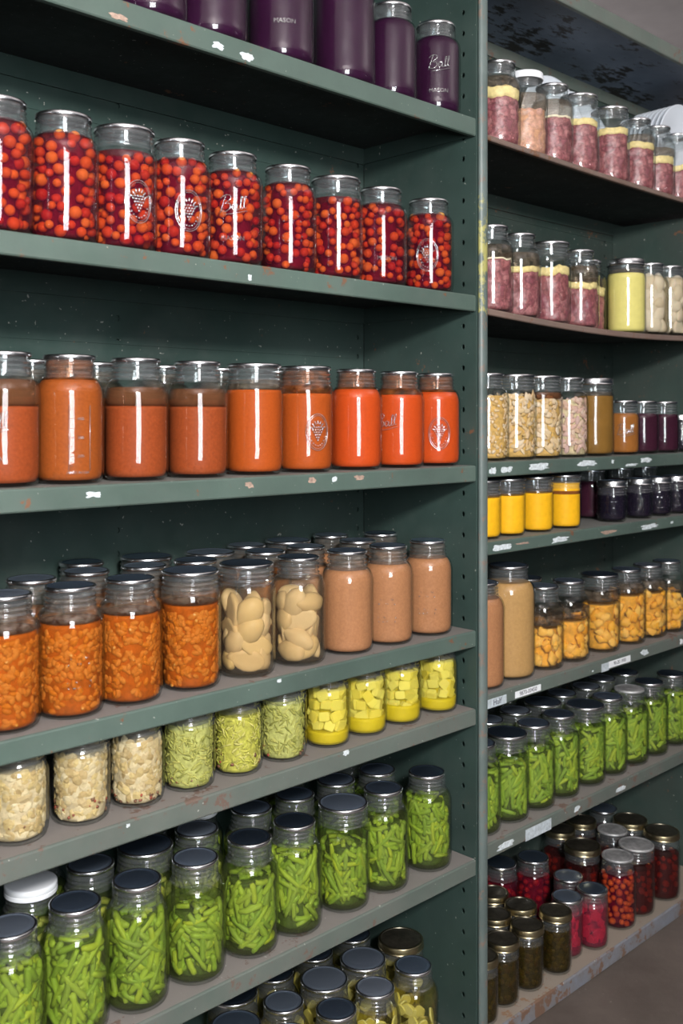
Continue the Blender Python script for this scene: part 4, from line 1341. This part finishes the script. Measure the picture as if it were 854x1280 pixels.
for i, px in enumerate((765, 798, 822, 844)):
    J('d', 'Y', px, 0.046, 'jelly', LQ('black', 0.080, 'jelly'), 'black jelly in quilted glass', lid='band')
for i, (px, y0) in enumerate(((739, .125), (776, .13), (806, .13))):
    J('d', 'Y', px, y0, 'pint', LQ('wine', 0.098, 'jelly'), 'dark jelly', back=True, s=0.92)
J('e', 'Y', 598, 0.056, 'half', LQ('sauce', 0.196, 'apple_sauce'), 'brown apple sauce', s=0.90)
J('e', 'Y', 632, 0.064, 'half', LQ('sauce_tan', 0.196, 'apple_sauce'), 'tan apple sauce')
for i, (px, tn, zf) in enumerate(((678, 'quart', 0.086), (711, 'quart', 0.088), (750, 'wide', 0.108), (783, 'quart', 0.114), (810, 'quart', 0.108), (834, 'quart', 0.092))):
    J('e', 'Y', px, 0.058, tn, (lambda k, z: lambda tn, var: c_pieces(tn, 30+k, z, PEACH, FOOD['peach_core'], 60, 0.006, 0.013, 0.0095, 'peach_slice', 'juice', BRINE_C, 0.65, indiv=True, inset=0.014, seg=9, rings=6) + film(z+0.006, z+0.03, FILM_G)(tn))(i, zf), 'orange peach pieces')
for px, py in ((676, 722), (728, 721), (771, 716)):
    J('e', 'L', px, py, 'quart', (lambda k: lambda tn, var: c_pieces(tn, 40, 0.09, PEACH, FOOD['peach_core'], 40, 0.006, 0.011, 0.0085, 'peach_slices', 'juice', BRINE_C, 0.3, inset=0.014))(px), 'orange peach pieces', back=True)
for i, (px, tn, zf) in enumerate(((602, 'quart', 0.12), (630, 'wide', 0.115), (664, 'quart', 0.12), (697, 'quart', 0.126), (734, 'wide', 0.124), (757, 'quart', 0.126), (787, 'quart', 0.122), (811, 'quart', 0.124), (839, 'quart', 0.126))):
    J('f', 'Y', px, 0.058, tn, (lambda k, z: lambda tn, var: c_beans(tn, 5+k % 4, z, False, BEANS2))(i, zf), 'green beans', turn=i*0.8, lid='dull' if i == 6 else 'lid')
for px, py in ((622, 903), (656, 892), (691, 886), (617, 884), (664, 877), (709, 868), (740, 860), (767, 855), (795, 845), (712, 857)):
    J('f', 'L', px, py, 'wide' if px == 691 else 'quart', (lambda k: lambda tn, var: c_beans(tn, 5+k, 0.12, False, BEANS2))(px % 3), 'green beans', back=True, turn=px)
dk = lambda k: (lambda tn, var: c_pieces(tn, 50+k, 0.098, DARK, FOOD['dark_core'], 150, 0.0028, 0.005, 0.006, 'pickle_pieces', 'dark_brine', BRINE_D, 0.35))
for i, (px, py) in enumerate(((607, 1203), (628, 1172), (657, 1154), (695, 1138), (621, 1142), (655, 1130), (619, 1111))):
    J('g', 'L', px, py, 'slim', dk(i), 'dark olive pickles', lid='gold', turn=i)
for i, (px, py) in enumerate(((709, 1119), (738, 1108))):
    J('g', 'L', px, py, 'slim', (lambda k: lambda tn, var: c_slices(tn, 60+k, 0.098, PINK, SYRUPP, 0.0105, 0.0028, 34, 'pickled_slice'))(i), 'bright pink pickled slices', lid='lid')
for i, (px, py, tn, lid, red) in enumerate(((633, 1078, 'small', 'lid', 1), (665, 1072, 'small', 'lid', 1), (706, 1094, 'slim', 'lid', 1),
        (700, 1035, 'small', 'gold', 0), (731, 1056, 'tallw', 'gold', 0), (731, 1025, 'small', 'gold', 0), (762, 1034, 'small', 'dull', 0), (759, 1011, 'small', 'lid', 0), (770, 1067, 'small', 'dull', 2),
        (793, 1025, 'tallw', 'gold', 0), (795, 1054, 'tallw', 'dull', 0), (831, 1038, 'tallw', 'gold', 0))):
    J('g', 'L', px, py, tn, (lambda k, r_: lambda tn, var: c_cherry(tn, 70+k % 5, min(0.125, JT[tn]['sh']+0.012) if r_ else JT[tn]['sh']*0.95, CHERRYR if r_ == 1 else CHERRYD, SYRUP if r_ else SYRUPO, 90 if r_ == 2 else 42, 0.0075))(i, red), {1: 'red berries in red syrup', 0: 'orange cherries in dark syrup', 2: 'packed orange cherries in red syrup'}[red], lid=lid, turn=i)

# settle: nudge jars that touch, keep them on their shelf
rows = {}
for j in JARS: rows.setdefault(j['sh'], []).append(j)
for sh, L in rows.items():
    x0, x1 = (LX0, LX1) if sh.isupper() else (RX0, RX1)
    for j in L: j['r'] = max(JT[j['tn']]['R'], JT[j['tn']]['lid']+0.004)*j['s']
    for it in range(400):
        mv = False
        for a in range(len(L)):
            for c in range(a+1, len(L)):
                A, B = L[a], L[c]
                dx, dy = B['x']-A['x'], B['y']-A['y']
                d = math.hypot(dx, dy) or 1e-6
                need = A['r']+B['r']+0.0012
                if d < need:
                    wa, wb = (1, 1) if A['back'] == B['back'] else ((2, 0) if A['back'] else (0, 2))
                    k = (need-d)/2*0.9/d
                    A['x'] -= dx*k*wa; A['y'] -= dy*k*wa; B['x'] += dx*k*wb; B['y'] += dy*k*wb
                    mv = True
        for j in L:
            j['x'] = min(max(j['x'], x0+j['r']+0.004), x1-j['r']-0.004) if sh != 'a' else max(j['x'], x0+j['r']+0.004)
            j['y'] = min(max(j['y'], j['r']+0.006), DEPTH-j['r']-0.006)
        if not mv: break

for sh, L in rows.items():           # a jar that found no room is left out
    for j in sorted(L, key=lambda j: not j['back']):
        if j['back'] and any(o is not j and math.hypot(o['x']-j['x'], o['y']-j['y']) < o['r']+j['r']-0.0008 for o in L):
            L.remove(j); JARS.remove(j); print('dropped', sh, j['px'])
import os
if os.environ.get('DBG'):
    for j in JARS:
        if not j['back']: print('POS', j['sh'], j['px'], round(j['x'],3), round(j['y'],3), j['tn'])
ORD = ['', 'first', 'second', 'third', 'fourth', 'fifth', 'sixth', 'seventh', 'eighth', 'ninth', 'tenth', 'eleventh', 'twelfth', 'thirteenth', 'fourteenth', 'fifteenth']
SNAME = {'A': 'near bay top shelf', 'B': 'near bay second shelf', 'C': 'near bay third shelf', 'D': 'near bay fourth shelf', 'E': 'near bay fifth shelf', 'F': 'near bay sixth shelf', 'G': 'near bay bottom shelf',
         'a': 'far bay top shelf', 'b': 'far bay second shelf', 'c': 'far bay third shelf', 'd': 'far bay fourth shelf', 'e': 'far bay fifth shelf', 'f': 'far bay sixth shelf', 'g': 'far bay bottom shelf'}
SIZE = {'quart': '', 'old': '', 'wide': 'wide-mouth ', 'half': 'large ', 'pint': 'small ', 'pintw': 'small ', 'slim': 'slim ', 'jelly': 'small ', 'small': '', 'tallw': 'wide-mouth '}
def count_rank(L, key):
    same = [j for j in L if key(j)]
    same.sort(key=lambda j: abs(j['x']-0.013))
    return same
allsets = {}
for j in JARS: allsets.setdefault((j['sh'], j['what'], j['back'], j['lid'] == 'cap'), []).append(j)
for k, L in allsets.items():
    L.sort(key=lambda j: -j['x'] if k[0].isupper() else j['x'])
    for i, j in enumerate(L):
        cap = 'white-capped ' if k[3] else ''
        pos = f'{ORD[i+1]} from post' if len(L) > 1 else ''
        wh = 'in back, ' if k[2] else ''
        size = SIZE[j['tn']] if not cap else ''
        j['label'] = f"{cap}{size}jar of {j['what']}, {wh}{pos+', ' if pos else ''}{SNAME[k[0]]}".strip()

for j in JARS:
    T = JT[j['tn']]; sh = j['sh']
    Z = (SHL.get(sh) if sh.isupper() else SHR.get(sh)) + sag(sh, j['x'])
    dx, dy = CAM.x-j['x'], CAM.y-j['y']
    face = math.atan2(dy, dx) + PI/2            # raised lettering is turned towards the aisle
    Zs = Z + 0.0006
    if sh in 'ab':
        Zs = max((SHR[sh]+sag(sh, j['x']+q*j['r'])) for q in (-1, 0, 1)) + 0.0006
    t = thing('canning_jar', j['label'], 'jar', (j['x'], j['y'], Zs), face + j['turn'] if j['emb'] else j['turn'], f"jars of {j['what']} on the {SNAME[sh]}")
    t.scale = (j['s'],)*3
    link('glass_jar', glass_mesh(j['tn']), t)
    lm = lid_mesh(j['lid'], T['lid'])
    lo = link(lm.name.split('.')[0], lm, t); lo.location = (0, 0, T['top']+0.0006)
    if j['lid'] == 'cap': lo['label'] = 'white plastic screw cap'
    for (nm, me, kind) in j['c'](j['tn'], 0):
        o = link(nm, me, t)
        if kind: o['kind'] = kind
    if j['emb']:
        o = link('raised_lettering' if j['emb'] != 'crest' else 'raised_emblem', emboss_mesh(j['emb'], j['tn']), t)

# ------------------------------------------------------------------ plates on edge on the far top shelf
def plate_mesh():
    b = MB()
    R = 0.152
    prof = [(0, 0.004), (R*0.58, 0.004), (R*0.64, 0.008), (R*0.97, 0.019), (R, 0.0205), (R*0.995, 0.0225), (R*0.96, 0.0215), (R*0.63, 0.0105), (R*0.56, 0.0068), (0, 0.0068)]
    b.lathe([(r, z-0.012) for r, z in prof], 64)
    # foot ring
    b.lathe([(R*0.50, -0.0085), (R*0.50, -0.0115), (R*0.53, -0.0115), (R*0.53, -0.0085)], 48)
    return b.build('dinner_plate', CERAM, mesh_only=True)
PM = plate_mesh()
def plate(x, y, lean, label, yaw=0.0, s=1.0):
    o = link('dinner_plate', PM)
    o.rotation_euler = (PI/2 + lean, 0, yaw)
    o.scale = (s, s, s)
    zlow = SHR['a'] + 0.0006 + s*(0.152*math.cos(lean) + 0.0125*abs(math.sin(lean)))
    o.location = (x, y, zlow)
    o['label'] = label; o['category'] = 'plate'; o['group'] = 'white plates standing on edge on the top shelf'
for i, (x, y) in enumerate(((0.555, 0.205), (0.690, 0.232), (0.815, 0.278))):
    plate(x, y, -0.03, s=0.93, label=f'white plate on edge behind the meat jars, {ORD[i+1]} of three from the green post')
for i in range(8):
    plate(1.058+0.001*i, 0.124+i*0.0155, -0.03, f'white plate in the standing row at the far end of top shelf, {ORD[i+1]} from front')

# ------------------------------------------------------------------ light
def area(name, loc, target, sx, sy, power, col):
    l = bpy.data.lights.new(name, 'AREA'); l.shape = 'RECTANGLE'; l.size = sx; l.size_y = sy
    l.energy = power; l.color = col
    o = bpy.data.objects.new(name, l); COL.objects.link(o)
    o.location = loc
    o.rotation_euler = (Vector(target)-Vector(loc)).to_track_quat('-Z', 'Y').to_euler()
    return o
l = bpy.data.lights.new('flash_lamp', 'POINT'); l.energy = 270; l.shadow_soft_size = 0.11; l.color = (1.0, 0.97, 0.94)
o = bpy.data.objects.new('flash_lamp', l); COL.objects.link(o); o.location = (-1.75, -2.05, 1.96)
area('soft_box', (-1.70, -2.15, 1.62), (-0.05, 0.1, 1.1), 0.70, 1.1, 50, (0.92, 0.96, 1.0))
area('added_ceiling_fill', (0.75, -1.25, 1.85), (0.76, -1.2, 2.42), 0.3, 0.3, 14, (1.0, 0.98, 0.97))  # unseen upward lamp added only to brighten the ceiling
w = bpy.data.worlds.new('world'); SC.world = w; w.use_nodes = True
w.node_tree.nodes['Background'].inputs[0].default_value = (0.55, 0.68, 0.9, 1)
w.node_tree.nodes['Background'].inputs[1].default_value = 0.025

SC.view_settings.view_transform = 'Standard'
SC.view_settings.look = 'None'
SC.view_settings.gamma = 1
SC.view_settings.use_curve_mapping = False
SC.view_settings.exposure = 0.0
SC.cycles.use_denoising = True
SC.cycles.max_bounces = 8
SC.cycles.diffuse_bounces = 3
SC.cycles.glossy_bounces = 3
SC.cycles.transparent_max_bounces = 40
SC.cycles.caustics_reflective = False
SC.cycles.caustics_refractive = False
